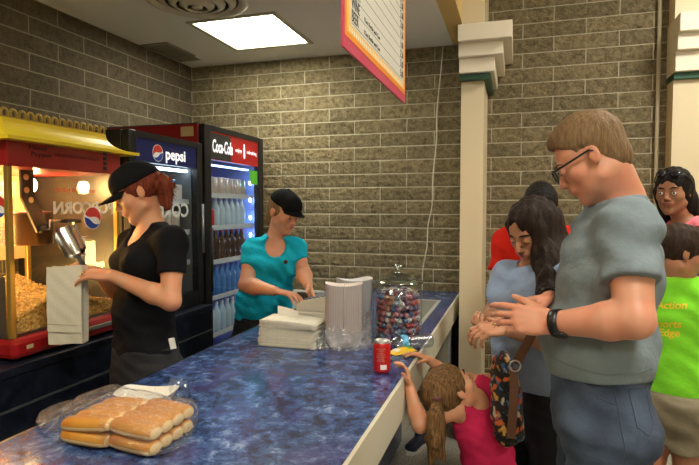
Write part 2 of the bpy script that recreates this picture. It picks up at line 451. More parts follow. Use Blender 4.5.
co_ = np.stack([GX, GY, GZ], -1).reshape(-1, 3); ii = np.arange(nx_ * nz_).reshape(nx_, nz_)
Q_ = np.stack([ii[:-1, :-1], ii[1:, :-1], ii[1:, 1:], ii[:-1, 1:]], -1).reshape(-1, 4)
me = bpy.data.meshes.new('block_relief'); me.vertices.add(len(co_)); me.vertices.foreach_set('co', co_.astype(np.float32).ravel())
me.loops.add(len(Q_) * 4); me.loops.foreach_set('vertex_index', Q_.astype(np.int32).ravel()); me.polygons.add(len(Q_)); me.polygons.foreach_set('loop_start', np.arange(0, len(Q_) * 4, 4, dtype=np.int32)); me.update(calc_edges=True)
finish('block_relief', me, BLK_B, wb, True)
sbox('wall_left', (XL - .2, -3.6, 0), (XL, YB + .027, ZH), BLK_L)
sbox('wall_right', (4.0, -3.6, 0), (4.2, YB, ZH), CREAM)
sbox('wall_front', (-2.8, -3.8, 0), (4.2, -3.6, ZH), CREAM)
# serving-side ceiling with a real opening for the light panel
LX0, LX1, LY0, LY1 = None, None, None, None
q = [Z(196, 20, ZC), Z(277, 14, ZC), Z(308, 42, ZC), Z(230, 50, ZC)]
LX0 = (q[0].x + q[3].x) / 2; LX1 = (q[1].x + q[2].x) / 2; LY0 = (q[0].y + q[1].y) / 2; LY1 = (q[2].y + q[3].y) / 2
print('light panel', LX0, LX1, LY0, LY1)
b = B(); x0, x1 = XL, -.45
b.box((x0, -3.6, ZC), (LX0, YB + .026, ZC + .1)); b.box((LX1, -3.6, ZC), (x1, YB + .026, ZC + .1))
b.box((LX0, -3.6, ZC), (LX1, LY0, ZC + .1)); b.box((LX0, LY1, ZC), (LX1, YB + .026, ZC + .1))
struct(b.make('ceiling', CEILM))
sbox('ceiling_lobby', (-.345, -3.6, ZH), (4.2, YB + .2, ZH + .1), CEILM)
# header over the counter front
sbox('trim_1', (-.45, -3.6, ZC), (-.345, YB + .026, ZH), OCHRE)
# pilaster at the end of the counter (> shaft, capital tiers)
def pilaster(name, xa, xb, yf, tiers, top):
    o = B().box((xa, yf, 0), (xb, YB + .024, top)).make(name, CREAM); struct(o)
    for nm, px, pyf, za, zb, m in tiers:
        t = B().box((xa - .006, pyf, za), (px, YB + .022, zb), .004).make(nm, m, o)
    return o
pilaster('trim_2', -.345, -.204, 3.55, [('capital_tier', -.035, 3.37, 2.53, 2.63, CREAM_C), ('capital_tier', -.088, 3.42, 2.45, 2.53, CREAM_C),
         ('capital_tier', -.137, 3.46, 2.36, 2.45, CREAM_C), ('capital_band', -.165, 3.49, 2.325, 2.36, GREEN)], ZH)
pilaster('trim_3', .925, 3.2, 3.86, [('capital_tier', 3.3, 3.72, 2.58, 2.69, CREAM_C), ('capital_tier', 3.28, 3.76, 2.48, 2.58, CREAM_C),
         ('capital_tier', 3.26, 3.80, 2.36, 2.48, CREAM_C), ('capital_band', 3.23, 3.83, 2.32, 2.36, GREEN)], ZH)
o = B().tube([(.868, YB - .012, 0), (.868, YB - .012, ZH)], .0125, 12).make('trim_4', mat('conduit_paint', (.42, .36, .24), .5)); struct(o)
# ================================================================== ceiling fittings
WHM = mat('white_enamel', (.8, .8, .76), .4)
o = empty('ceiling_light', ((LX0 + LX1) / 2, (LY0 + LY1) / 2, ZC), 'bright square fluorescent light panel set in the ceiling', 'ceiling light')
hx, hy = (LX1 - LX0) / 2, (LY1 - LY0) / 2
b = B()
for lo, hi in (((-hx - .02, -hy - .02, -.008), (-hx + .012, hy + .02, .004)), ((hx - .012, -hy - .02, -.008), (hx + .02, hy + .02, .004)), ((-hx + .012, -hy - .02, -.008), (hx - .012, -hy + .012, .004)), ((-hx + .012, hy - .012, -.008), (hx - .012, hy + .02, .004))): b.box(lo, hi)
b.make('frame', mat('light_frame_paint', (.45, .43, .28), .5), o)
B().box((-hx + .013, -hy + .013, .004), (hx - .013, hy - .013, .01)).make('diffuser', mat('lit_diffuser', (.9, .9, .85), .5, emit=(1, .96, .78), estr=24.), o)
B().box((-hx + .001, -hy + .001, .03), (hx - .001, hy - .001, .09)).make('housing', WHM, o)
# round air diffuser
p = Z(197, -1, ZC)
o = empty('air_diffuser', (p.x, p.y, ZC), 'round ringed air diffuser on the ceiling beside the light panel', 'air vent')
b = B()
b.lathe([(.27, -.0002), (.285, -.012), (.26, -.022), (.235, -.012), (.23, -.001)], 48)
b.make('outer_ring', mat('diffuser_paint', (.62, .57, .44), .5), o)
for r0, z0 in ((.185, -.03), (.125, -.045), (.065, -.055)):
    B().lathe([(r0 + .032, z0 + .028), (r0 + .03, z0 + .018), (r0, z0), (r0 - .012, z0 + .004), (r0 + .012, z0 + .028), (r0 + .032, z0 + .028)], 48).make('cone_ring', MATS['diffuser_paint'], o)
B().lathe([(0, -.05), (.03, -.05), (.035, -.03), (.03, -.001)], 32).make('hub', MATS['diffuser_paint'], o)
B().lathe([(0, -.0005), (.23, -.0005), (.23, -.0035), (0, -.0035)], 48).make('throat', mat('vent_dark', (.03, .027, .02), .8), o)
# square grille
qs = [Z(144, 44, ZC), Z(166, 43, ZC), Z(192, 55, ZC), Z(171, 57, ZC)]
cx = sum(p.x for p in qs) / 4; cy = sum(p.y for p in qs) / 4
o = empty('ceiling_grille', (cx, cy, ZC), 'dim louvred grille in the ceiling corner above the left wall', 'air vent')
hx, hy = .115, .175
fm = mat('grille_paint', (.26, .25, .19), .5)
b = B(); 
for lo, hi in (((-hx, -hy, -.012), (-hx + .02, hy, -.0005)), ((hx - .02, -hy, -.012), (hx, hy, -.0005)), ((-hx + .02, -hy, -.012), (hx - .02, -hy + .02, -.0005)), ((-hx + .02, hy - .02, -.012), (hx - .02, hy, -.0005))): b.box(lo, hi)
b.make('frame', fm, o)
b = B()
for i in range(16): b.box((-hx + .02, -hy + .03 + i * .0275, -.010), (hx - .02, -hy + .044 + i * .0275, -.006))
b.make('louvres', fm, o)
B().box((-hx + .02, -hy + .02, -.004), (hx - .02, hy - .02, -.0008)).make('backing', mat('grille_back', (.05, .05, .045), .7), o)
# unseen lobby panels added to brighten the queue and the far wall
for i, (x, y, lab) in enumerate(((.75, .1, 'added unseen lobby light panel above the queue'), (1.55, 2.55, 'added unseen lobby light panel above the far block wall'), (.9, -2.2, 'added unseen lobby light panel far behind the queue'))):
    o = empty('added_lobby_light', (x, y, ZH), lab, 'ceiling light', 'added lobby light panels')
    b = B(); s = .32
    for lo, hi in (((-s, -s, -.03), (-s + .03, s, -.001)), ((s - .03, -s, -.03), (s, s, -.001)), ((-s + .03, -s, -.03), (s - .03, -s + .03, -.001)), ((-s + .03, s - .03, -.03), (s - .03, s, -.001))): b.box(lo, hi)
    b.make('frame', WHM, o)
    B().box((-s + .03, -s + .03, -.02), (s - .03, s - .03, -.01)).make('diffuser', mat('added_lobby_diffuser', (.9, .9, .85), .5, emit=(1, .95, .84), estr=52.), o)
# second serving-side light panel, behind the camera's left
for (x, y, lab) in ((-1.70, .35, 'second square light panel in the serving side ceiling'),):
    o = empty('ceiling_light', (x, y, ZC), lab, 'ceiling light')
    s = .3; B().box((-s, -s, -.012), (s, s, -.001)).make('frame', WHM, o)
    B().box((-s + .02, -s + .02, -.016), (s - .02, s - .02, -.012)).make('diffuser', mat('lit_diffuser_near', (.9, .9, .85), .5, emit=(1, .90, .64), estr=18.), o)
# ================================================================== serving counter
o = empty('serving_counter', ((CF + CB) / 2, 1.5, 0), 'long blue marbled serving counter with a cream front edge', 'counter')
CY0 = -.6; YE = YB + .018
# basin opening
BX0, BX1, BY0, BY1 = Z(405, 318, CT).x, Z(432, 302, CT).x, 3.1, 3.62
pq = [Z(404, 323, CT), Z(409, 300, CT), Z(441, 301, CT), Z(424, 325, CT)]
BX0 = min(pq[0].x, pq[1].x); BX1 = CF - .09; BX0 = -.70; BY0 = Z(424, 325, CT).y; BY1 = Z(441, 301, CT).y
print('basin', BX0, BX1, BY0, BY1)
b = B(); t = .04
b.box((CB, CY0, CT - t), (BX0, YE, CT)); b.box((BX1, CY0, CT - t), (CF, YE, CT))
b.box((BX0, CY0, CT - t), (BX1, BY0, CT)); b.box((BX0, BY1, CT - t), (BX1, YE, CT))
b.make('worktop', LAM, o, world=True)
b = B(); b.box((CF - .001, CY0, .768), (CF + .012, 2.30, CT - .001), .002); b.box((CF - .001, 2.303, .768), (CF + .010, YE, CT - .001), .002)
b.make('front_fascia', mat('cream_laminate', (.60, .56, .43), .4), o, world=True)
B().box((CB - .012, CY0, .80), (CB, YE, CT - .001)).make('back_fascia', LAMD, o, world=True)
b = B(); b.box((-.74, CY0, .0), (-.70, 3.45, CT - t)); b.make('base_panel', LAM, o, world=True)
b = B(); b.box((-.74, 3.452, .0), (-.70, YE, CT - t)); b.make('end_panel', MATS['cream_laminate'], o, world=True)
B().box((-1.22, CY0, .1), (-1.18, YE, CT - t)).make('inner_panel', LAMD, o, world=True)
B().box((-1.18, CY0, .1), (-.74, YE, .13)).make('shelf', LAMD, o, world=True)
B().box((-.53, 3.86, 0), (-.45, 3.885, CT - t)).make('support_gable', MATS['cream_laminate'], o, world=True)
B().box((-.449, 3.85, 0), (-.432, 3.89, CT - t)).make('support_trim', mat('white_trim', (.8, .8, .78), .35), o, world=True)
B().box((-.431, 3.93, 0), (-.35, 3.99, CT - t)).make('painted_gap_shade', mat('black_paint', (.008, .008, .008), .6), o, world=True)  # black box stands in for the shade in the gap by the pilaster
# basin
o = empty('steel_basin', ((BX0 + BX1) / 2, (BY0 + BY1) / 2, CT), 'square steel basin let into the far end of the blue counter', 'sink')
ST = mat('brushed_steel', (.55, .55, .52), .35, metal=.85, bump=.1, bscale=400)
b = B()
for lo, hi in (((BX0 - .012, BY0 - .012, CT), (BX0 + .008, BY1 + .012, CT + .003)), ((BX1 - .008, BY0 - .012, CT), (BX1 + .012, BY1 + .012, CT + .003)), ((BX0, BY0 - .012, CT), (BX1, BY0 + .008, CT + .003)), ((BX0, BY1 - .008, CT), (BX1, BY1 + .012, CT + .003))): b.box(lo, hi)
b.make('rim', mat('bright_steel', (.8, .8, .76), .3, metal=.6), o, world=True)
b = B(); e = .001
b.box((BX0 + e, BY0 + e, CT - .16), (BX1 - e, BY1 - e, CT - .15)); b.box((BX0 + e, BY0 + e, CT - .15), (BX0 + .006, BY1 - e, CT)); b.box((BX1 - .006, BY0 + e, CT - .15), (BX1 - e, BY1 - e, CT))
b.box((BX0 + e, BY0 + e, CT - .15), (BX1 - e, BY0 + .006, CT)); b.box((BX0 + e, BY1 - .006, CT - .15), (BX1 - e, BY1 - e, CT))
b.make('bowl', mat('dull_steel', (.42, .42, .38), .4, metal=.5), o, world=True)
# ================================================================== back counter along the left wall
o = empty('back_counter', (-2.2, 2.0, 0), 'dark marbled counter along the left wall carrying the popcorn machine and cooler', 'counter')
KX = -1.80; KT = .93; KY1 = 2.945
B().box((XL + .001, -.2, KT - .035), (KX + .012, KY1, KT), .004).make('worktop', LAMD, o, world=True)
B().box((XL + .01, -.2, .08), (KX - .002, KY1, KT - .036)).make('carcass', mat('black_carcass', (.006, .006, .008), .6), o, world=True)
yy = [-.2, .66, 1.42, 2.17, KY1]
for i in range(4):
    B().box((KX - .002, yy[i] + .003, .775), (KX + .004, yy[i + 1] - .003, KT - .038), .002).make('drawer_front', LAMD, o, world=True)
    B().box((KX - .002, yy[i] + .003, .10), (KX + .004, yy[i + 1] - .003, .765), .002).make('door', LAMD, o, world=True)
B().box((KX - .002, -.2, .7655), (KX + .008, KY1, .7745)).make('rail', mat('grey_rail', (.06, .065, .07), .35), o, world=True)
# cable on the back wall
pts = [YP(443, 47, YB - .006), YP(441, 70, YB - .006), YP(437, 110, YB - .006), YP(436.5, 140, YB - .006), YP(433, 175, YB - .006), YP(432, 205, YB - .006), YP(428, 225, YB - .006), YP(427, 245, YB - .006), YP(424, 262, YB - .006), YP(422.5, 272, YB - .006), Vector((-.66, YB - .006, CT + .004))]
sm = []
for i in range(len(pts) - 1):
    for t_ in range(4):
        a = pts[max(i - 1, 0)]; b1 = pts[i]; c_ = pts[i + 1]; d_ = pts[min(i + 2, len(pts) - 1)]; u = t_ / 4
        sm.append(.5 * ((2 * b1) + (c_ - a) * u + (2 * a - 5 * b1 + 4 * c_ - d_) * u * u + (3 * b1 - a - 3 * c_ + d_) * u ** 3))
sm.append(pts[-1])
tag(B().tube(sm, .0042, 8).make('power_cord', mat('cord_white', (.70, .66, .52), .5)), 'thin pale cord hanging down the block wall behind the lollipop jar', 'cord')
# white conduit rail at low height on the wall behind the register
a, c_ = YP(285, 290.5, YB - .012), YP(327, 292, YB - .012); z = (a.z + c_.z) / 2
o = empty('wall_raceway', (a.x, YB - .012, z), 'white cable raceway low on the block wall behind the cash register', 'raceway')
B().box((a.x - .25, YB - .022, z - .009), (c_.x + .3, YB - .001, z + .009), .003).make('horizontal_run', mat('white_plastic', (.75, .75, .72), .4), o, world=True)
zb = YP(292, 305, YB).z - .1
B().box((a.x + .035, YB - .03, z - .17), (a.x + .105, YB - .001, z - .0095), .004).make('outlet_box', MATS['white_plastic'], o, world=True)
# ================================================================== helpers for front faces looking towards +X
def facex(x, y, z):     # text frame on a plane facing +X : local x runs along +Y, local y up
    return frame((x, y, z), (0, 1, 0), (0, 0, 1), (1, 0, 0))
def loc(parent, M): return LM(parent).inverted() @ M
def ptext(name, body, m, parent, M, size, sx=1., align='CENTER', bold=0., shear=0.):
    return text_mesh(name, body, m, parent, loc(parent, M), size, .0006, sx, align, bold, shear)
GLASS = mat('clear_glass', (.95, .97, .96), .02, trans=1., ior=1.12, spec=.5)
PL_ = None
def thin_glass(name, tint=(1, 1, 1), op=.06, rough=.03, crinkle=0.):
    m, nt, bs, N, L = node_mat(name)
    out = nt.nodes['Material Output']
    tr = N('BsdfTransparent'); tr.inputs[0].default_value = c4(tint)
    gl = N('BsdfGlossy'); gl.inputs['Roughness'].default_value = rough
    fr = N('Fresnel'); ge = N('NewGeometry'); io = N('Math'); io.operation = 'MULTIPLY_ADD'; io.inputs[1].default_value = 1 / 1.45 - 1.45; io.inputs[2].default_value = 1.45
    L(ge.outputs['Backfacing'], io.inputs[0]); L(io.outputs[0], fr.inputs[0])
    ad = N('Math'); ad.operation = 'ADD'; ad.inputs[1].default_value = op; L(fr.outputs[0], ad.inputs[0])
    mx = N('MixShader'); L(ad.outputs[0], mx.inputs[0]); L(tr.outputs[0], mx.inputs[1]); L(gl.outputs[0], mx.inputs[2]); L(mx.outputs[0], out.inputs[0])
    if crinkle:
        tc = N('TexCoord'); nz = N('TexNoise'); nz.inputs['Scale'].default_value = 38; nz.inputs['Detail'].default_value = 3; nz.inputs['Distortion'].default_value = 1.5; L(tc.outputs['Object'], nz.inputs['Vector'])
        bp = N('Bump'); bp.inputs['Strength'].default_value = crinkle; bp.inputs['Distance'].default_value = .02; L(nz.outputs['Fac'], bp.inputs['Height']); L(bp.outputs[0], gl.inputs['Normal'])
        df = N('BsdfDiffuse'); df.inputs[0].default_value = (.75, .75, .75, 1); m2 = N('MixShader'); m2.inputs[0].default_value = op * .45
        L(mx.outputs[0], m2.inputs[1]); L(df.outputs[0], m2.inputs[2]); L(m2.outputs[0], out.inputs[0])
    nt.nodes.remove(bs)
    return m
PANE = thin_glass('cabinet_pane', (.97, .98, .98), .0)
PLASW = thin_glass('plastic_wrap', (.93, .93, .94), .34, .15, 1.)
BLK = mat('cooler_black', (.010, .010, .012), .35)
BLK2 = mat('cooler_black_inside', (.02, .02, .022), .5)
REDM = mat('machine_red', (.30, .008, .010), .35, coat=.3)
GOLD = mat('gold_trim', (.55, .36, .08), .3, metal=.7)
YEL = mat('canopy_yellow', (.82, .64, .03), .32)
STL = mat('kettle_steel', (.45, .42, .38), .28, metal=.95)
WHT = mat('print_white', (.85, .85, .82), .5)
# ================================================================== popcorn machine
MY0, MY1 = 1.60, 2.185; MX = -1.85; MB = -2.42
o = empty('popcorn_machine', ((MX + MB) / 2, (MY0 + MY1) / 2, KT), 'red and yellow popcorn machine with a scalloped gold crest and lit glass case', 'popcorn machine')
pm = o
zb0, zb1, zh0, zh1 = KT, 1.02, 1.685, 1.80
b = B(); b.box((MB, MY0 - .02, zb0 + .012), (MX + .03, MY1 + .02, zb1), .02); b.make('base', REDM, o, world=True)
for x in (MB + .04, MX - .02):
    for y in (MY0 + .03, MY1 - .03): B().tube([(x, y, zb0 + .001), (x, y, zb0 + .014)], .02, 12).make('foot', MATS['black_paint'], o, world=True)
B().box((MX + .0305, 1.86, zb0 + .045), (MX + .04, 2.12, zb0 + .065), .003).make('drawer_pull', mat('pull_grey', (.35, .34, .32), .35, metal=.6), o, world=True)
B().box((MX + .0305, 1.635, .975), (MX + .033, 1.665, .99)).make('badge', mat('badge_tan', (.55, .45, .25), .5), o, world=True)
B().box((MB + .02, MY0 + .02, zb1), (MX - .01, MY1 - .02, zb1 + .012)).make('case_floor', STL, o, world=True)
# posts
for (x, y) in ((MX, MY0), (MX, MY1), (MB + .012, MY0), (MB + .012, MY1)):
    B().box((x - .011, y - .011, zb1), (x + .011, y + .011, zh0), .003).make('post', GOLD, o, world=True)
# header
b = B(); b.box((MB, MY0 - .015, zh0), (MX + .016, MY1 + .015, zh1), .006); b.make('header', REDM, o, world=True)
ptext('header_text', 'Mister\n Popper', MATS['black_paint'], o, facex(MX + .0175, 1.68, 1.752), .026, 1.35, 'LEFT')
ptext('header_text', 'FRESH HOT BUTTERED', mat('dim_red_print', (.16, .01, .01), .5), o, facex(MX + .0175, 1.93, 1.745), .02, 1.2)
for i in range(4):
    B().box((MX + .016, 2.085, 1.703 + i * .022), (MX + .021, 2.105, 1.717 + i * .022), .002).make('switch', BLK2, o, world=True)
# canopy: concave flare on every side
def flare(u, v, L0=MY0 - .005, L1=MY1 + .005, X0=MB, X1=MX):
    pass
b = B(); n = 9
xt0, xt1, yt0, yt1 = MB + .01, MX - .015, MY0 - .005, MY1 - .045     # top rectangle
zt, zl = 1.872, 1.795; ov = .055
rings = []
for i in range(n + 1):
    t_ = i / n; z = zt + (zl - zt) * math.sin(t_ * PI / 2) ** .9; e = ov * (1 - math.cos(t_ * PI / 2)) * 1.6
    ey = e * (1.45); eyl = e * .6
    rings.append([(xt0, yt0 - eyl, z), (xt1 + e, yt0 - eyl, z), (xt1 + e, yt1 + ey, z), (xt0, yt1 + ey, z)])
x_, y0_, y1_ = rings[-1][1][0], rings[-1][1][1], rings[-1][2][1]
print('canopy lip', x_, y0_, y1_)
rings.append([(p[0], p[1], zl - .014) for p in rings[-1]])
bm_ = b.b; vs = [[bm_.verts.new(p) for p in r] for r in rings]
for i in range(len(vs) - 1):
    for k in range(4): bm_.faces.new((vs[i][k], vs[i][(k + 1) % 4], vs[i + 1][(k + 1) % 4], vs[i + 1][k]))
bm_.faces.new(vs[0]); bm_.faces.new(vs[-1][::-1])
b.make('canopy', YEL, o, world=True)
# crest of gold loops standing on the canopy edge
NL = 14
CRM = mat('crest_gold', (.42, .30, .07), .4, metal=.4)
for k in range(NL):
    y = yt0 + .02 + (yt1 - yt0 - .03) * k / (NL - 1); b = B()
    r = .0135; p = [(xt1 - .012, y - r, zt)] + [(xt1 - .012, y - r * math.cos(PI * j / 8), zt + .022 + r * math.sin(PI * j / 8)) for j in range(9)] + [(xt1 - .012, y + r, zt)]
    b.tube(p, .0055, 8); b.make('crest_loop', CRM, o, world=True)
B().box((xt1 - .02, yt0 + .003, zt), (xt1 - .004, yt1 - .003, zt + .006)).make('crest_rail', CRM, o, world=True)
# glass
for nm, lo, hi in (('front_glass', (MX - .002, MY0 + .012, zb1), (MX + .002, MY1 - .012, zh0)), ('side_glass', (MB + .024, MY0 - .002, zb1), (MX - .012, MY0 + .002, zh0)), ('side_glass', (MB + .024, MY1 - .002, zb1), (MX - .012, MY1 + .002, zh0))):
    c_ = [(lo[i] + hi[i]) / 2 for i in range(3)]
    b = B()
    if nm == 'front_glass': b.quad((c_[0], lo[1], lo[2]), (c_[0], hi[1], lo[2]), (c_[0], hi[1], hi[2]), (c_[0], lo[1], hi[2]))
    else: b.quad((lo[0], c_[1], lo[2]), (hi[0], c_[1], lo[2]), (hi[0], c_[1], hi[2]), (lo[0], c_[1], hi[2]))
    b.make(nm, PANE, o, world=True)
BKP = mat('case_back_tan', (.50, .34, .18), .45)
B().box((MB + .004, MY0 + .012, zb1 + .25), (MB + .010, MY1 - .012, zh0)).make('back_panel', BKP, o, world=True)
B().box((MB + .0115, MY0 + .06, 1.585), (MB + .016, MY1 - .06, 1.66), .002).make('back_sign', mat('sign_tan', (.62, .50, .32), .5), o, world=True)
ptext('sign_text', 'HOT FRESH\nBUTTERED POPCORN EVERY DAY', mat('brown_print', (.22, .08, .04), .5), o, facex(MB + .017, 1.90, 1.622), .019, 1.1)
# inside lamp
B().lathe([(0, .03), (.018, .028), (.028, .01), (.03, -.01), (.02, -.03), (0, -.036)], 20, (MB + .22, MY0 + .17, zh0 - .05)).make('lamp_bulb', mat('warm_bulb', (1, .8, .5), .5, emit=(1, .60, .20), estr=330.), o, world=True)
B().lathe([(0, .03), (.018, .028), (.028, .01), (.03, -.01), (.02, -.03), (0, -.036)], 20, (MB + .22, MY0 + .42, zh0 - .05)).make('lamp_bulb', MATS['warm_bulb'], o, world=True)
B().box((MB + .012, MY0 + .13, 1.165), (MB + .03, MY0 + .195, 1.33), .004).make('warmer_lamp', mat('warmer_glow', (1, .8, .5), .5, emit=(1, .62, .18), estr=70.), o, world=True)
B().box((MB + .012, MY0 + .05, 1.13), (MB + .022, MY0 + .40, 1.20), .003).make('warmer_lamp', MATS['warmer_glow'], o, world=True)
# kettle assembly : bracket arm with three holes, kettle pot, crank handle
BR = mat('bracket_iron', (.06, .045, .035), .4, metal=.7)
bx = -1.99
P0, P1, P2 = XP(25, 167, bx), XP(26, 196, bx), XP(41, 229, bx)
def strip_bar(pts, w_, th):
    b = B(); a = []; c2 = []
    for i, p in enumerate(pts):
        t_ = (pts[min(i + 1, len(pts) - 1)] - pts[max(i - 1, 0)]).normalized(); s_ = Vector((0, -t_.z, t_.y)) * w_
        a.append(p + s_); c2.append(p - s_)
    b.prism(a + c2[::-1], (th, 0, 0)); return b
ko = strip_bar([P0 + Vector((0, 0, .06)), P0, P1, P2], .032, .012).make('kettle_bracket', BR, o, world=True)
for px, py in ((26, 177), (26.5, 190), (31, 200)):
    p = XP(px, py, bx + .013)
    B().lathe([(0, .0), (.013, 0), (.013, .002), (0, .002)], 20, R=Matrix.Rotation(PI / 2, 4, 'Y'), c=p).make('bracket_rivet', mat('rivet_amber', (.85, .55, .25), .35, metal=.3), ko, world=True)  # pale amber discs on the bracket face
kc = XP(30, 226, -2.12)
KS = mat('kettle_dark_steel', (.20, .15, .11), .3, metal=.85)
B().lathe([(0, -.085), (.085, -.085), (.095, -.078), (.098, .05), (.104, .056), (.104, .062), (.09, .066), (0, .072)], 36, kc).make('kettle', KS, o, world=True)
hx_ = XP(52, 221, -1.93)
ha = B().tube([P2 + Vector((.015, -.005, 0)), P2 + Vector((.05, 0, .0)), XP(50, 221, -1.95), XP(63, 221, -1.935)], .006, 10).make('crank_arm', STL, o, world=True)
B().tube([XP(60, 221, -1.937), XP(63, 221, -1.935), XP(79, 221, -1.93), XP(81, 221, -1.93)], [.008, .011, .0105, .006], 14).make('crank_grip', MATS['black_paint'], ha, world=True)
B().lathe([(0, -.012), (.02, -.012), (.02, .012), (0, .012)], 20, R=Matrix.Rotation(PI / 2, 4, 'Y'), c=P2 + Vector((.012, 0, 0))).make('pivot_boss', BR, o, world=True)
# popcorn: uncountable kernels heaped on the case floor
random.seed(5)
POPM = mat('popped_corn', (.62, .42, .12), .8, var=.35, vscale=80, bump=.4, bscale=200)
b = B()
def heap(x, y):
    yy_ = (y - MY0) / (MY1 - MY0); xx_ = (x - MB) / (MX - MB)
    return zb1 + .050 + .11 * math.exp(-((yy_ - .42) / .35) ** 2) * (.6 + .5 * math.sin(xx_ * 3)) + .035 * math.sin(y * 23) * math.sin(x * 19 + 1)
b.grid(lambda u, v: Vector((MB + .03 + u * (MX - MB - .045), MY0 + .02 + v * (MY1 - MY0 - .04), heap(MB + .03 + u * (MX - MB - .045), MY0 + .02 + v * (MY1 - MY0 - .04)))), 24, 24)
ico = bmesh.new(); bmesh.ops.create_icosphere(ico, subdivisions=1, radius=1); iv = [v.co.copy() for v in ico.verts]; ifc = [[v.index for v in f.verts] for f in ico.faces]; ico.free()
b.grid(lambda u, v: Vector((MX - .018 + .002 * math.sin(u * 60 + v * 9), MY0 + .02 + u * (MY1 - MY0 - .04), zb1 + .012 + v * (heap(MX - .02, MY0 + .02 + u * (MY1 - MY0 - .04)) - zb1 - .012))), 40, 6)
for k in range(4200):
    if k % 2: x, y = MX - .014 - random.random() ** 1.6 * .06, random.uniform(MY0 + .02, MY1 - .02)
    else: x, y = random.uniform(MB + .04, MX - .015), random.uniform(MY0 + .02, MY1 - .02)
    zt_ = heap(x, y); z = zt_ + random.uniform(-.002, .007) if (k % 3 or x < MX - .03) else random.uniform(zb1 + .015, zt_)
    r = random.uniform(.006, .0095); vv = [b.b.verts.new(Vector((x, y, z)) + v * r * random.uniform(.6, 1.2)) for v in iv]
    for f in ifc: b.b.faces.new([vv[i] for i in f])
tag(b.make('popcorn', POPM, o, world=True), kind='stuff')
# stickers on the glass (they read from the other side of the case)
def roundel(parent, M, r, name='round_emblem'):
    R_ = mat('emblem_red', (.65, .05, .04), .4); Bl = mat('emblem_blue', (.02, .07, .40), .4); W_ = mat('emblem_white', (.9, .9, .9), .4)
    def disc(z, r0, m_, nm, par, lo=None, hi=None, n=36):
        b = B(); pts = []
        if lo is None: pts = [(r0 * math.cos(2 * PI * k / n), r0 * math.sin(2 * PI * k / n), z) for k in range(n)]
        else:
            a0, a1, wv = lo, hi[0], hi[1]
            pts = [(r0 * math.cos(a0 + (a1 - a0) * k / n), r0 * math.sin(a0 + (a1 - a0) * k / n), z) for k in range(n + 1)]
            s0, s1 = Vector(pts[-1]), Vector(pts[0])
            for k in range(1, 12):
                t_ = k / 12; p = s0.lerp(s1, t_); nrm = Vector((-(s1 - s0).y, (s1 - s0).x, 0)).normalized()
                p = p + nrm * wv * r0 * math.sin(t_ * PI * 2) * .9 + nrm * hi[2] * r0 * math.sin(t_ * PI); pts.append(tuple(p))
        b.prism(pts, (0, 0, .0004)); return b.make(nm, m_, par, M=loc(par, M) if par is parent else loc(par, M))
    w_ = disc(.0006, r, W_, name, parent)
    disc(.0012, r * .93, R_, 'upper_wave', w_, math.radians(20), (math.radians(200), .16, .12))
    disc(.0012, r * .93, Bl, 'lower_wave', w_, math.radians(215), (math.radians(365), -.12, .10))
    return w_
MIR = Matrix.Diagonal((-1, 1, 1, 1))
roundel(o, facex(MX + .003, XP(92, 218, MX).y, XP(92, 218, MX).z) @ MIR, .052)
DEC = mat('decal_cream', (.85, .80, .66), .5)
ptext('pane_lettering', 'pepsi', DEC, o, frame(XP(84.5, 246, MX + .003), (0, 0, -1), (0, 1, 0), (1, 0, 0)), .045, -1.)
ptext('pane_lettering', 'POPCORN', DEC, o, facex(MX + .003, XP(85, 209, MX).y, XP(83, 208.5, MX).z), .072, -1.05, bold=.002)
ptext('pane_lettering', 'pepsi', DEC, o, frame((MX - .022, MY0 - .004, 1.43), (0, 0, -1), (1, 0, 0), (0, -1, 0)), .045, -1.)
roundel(o, frame((MX - .048, MY0 - .004, 1.53), (1, 0, 0), (0, 0, 1), (0, -1, 0)) @ MIR, .045)
ptext('pane_lettering', 'FRESH POPCORN', mat('decal_red', (.5, .05, .03), .5), o, facex(MX + .003, 1.93, 1.60), .026, 1.1)
B().box((MB + .03, MY0 - .006, zb1), (MX - .02, MY0 - .003, 1.26)).make('side_guard', STL, o, world=True)
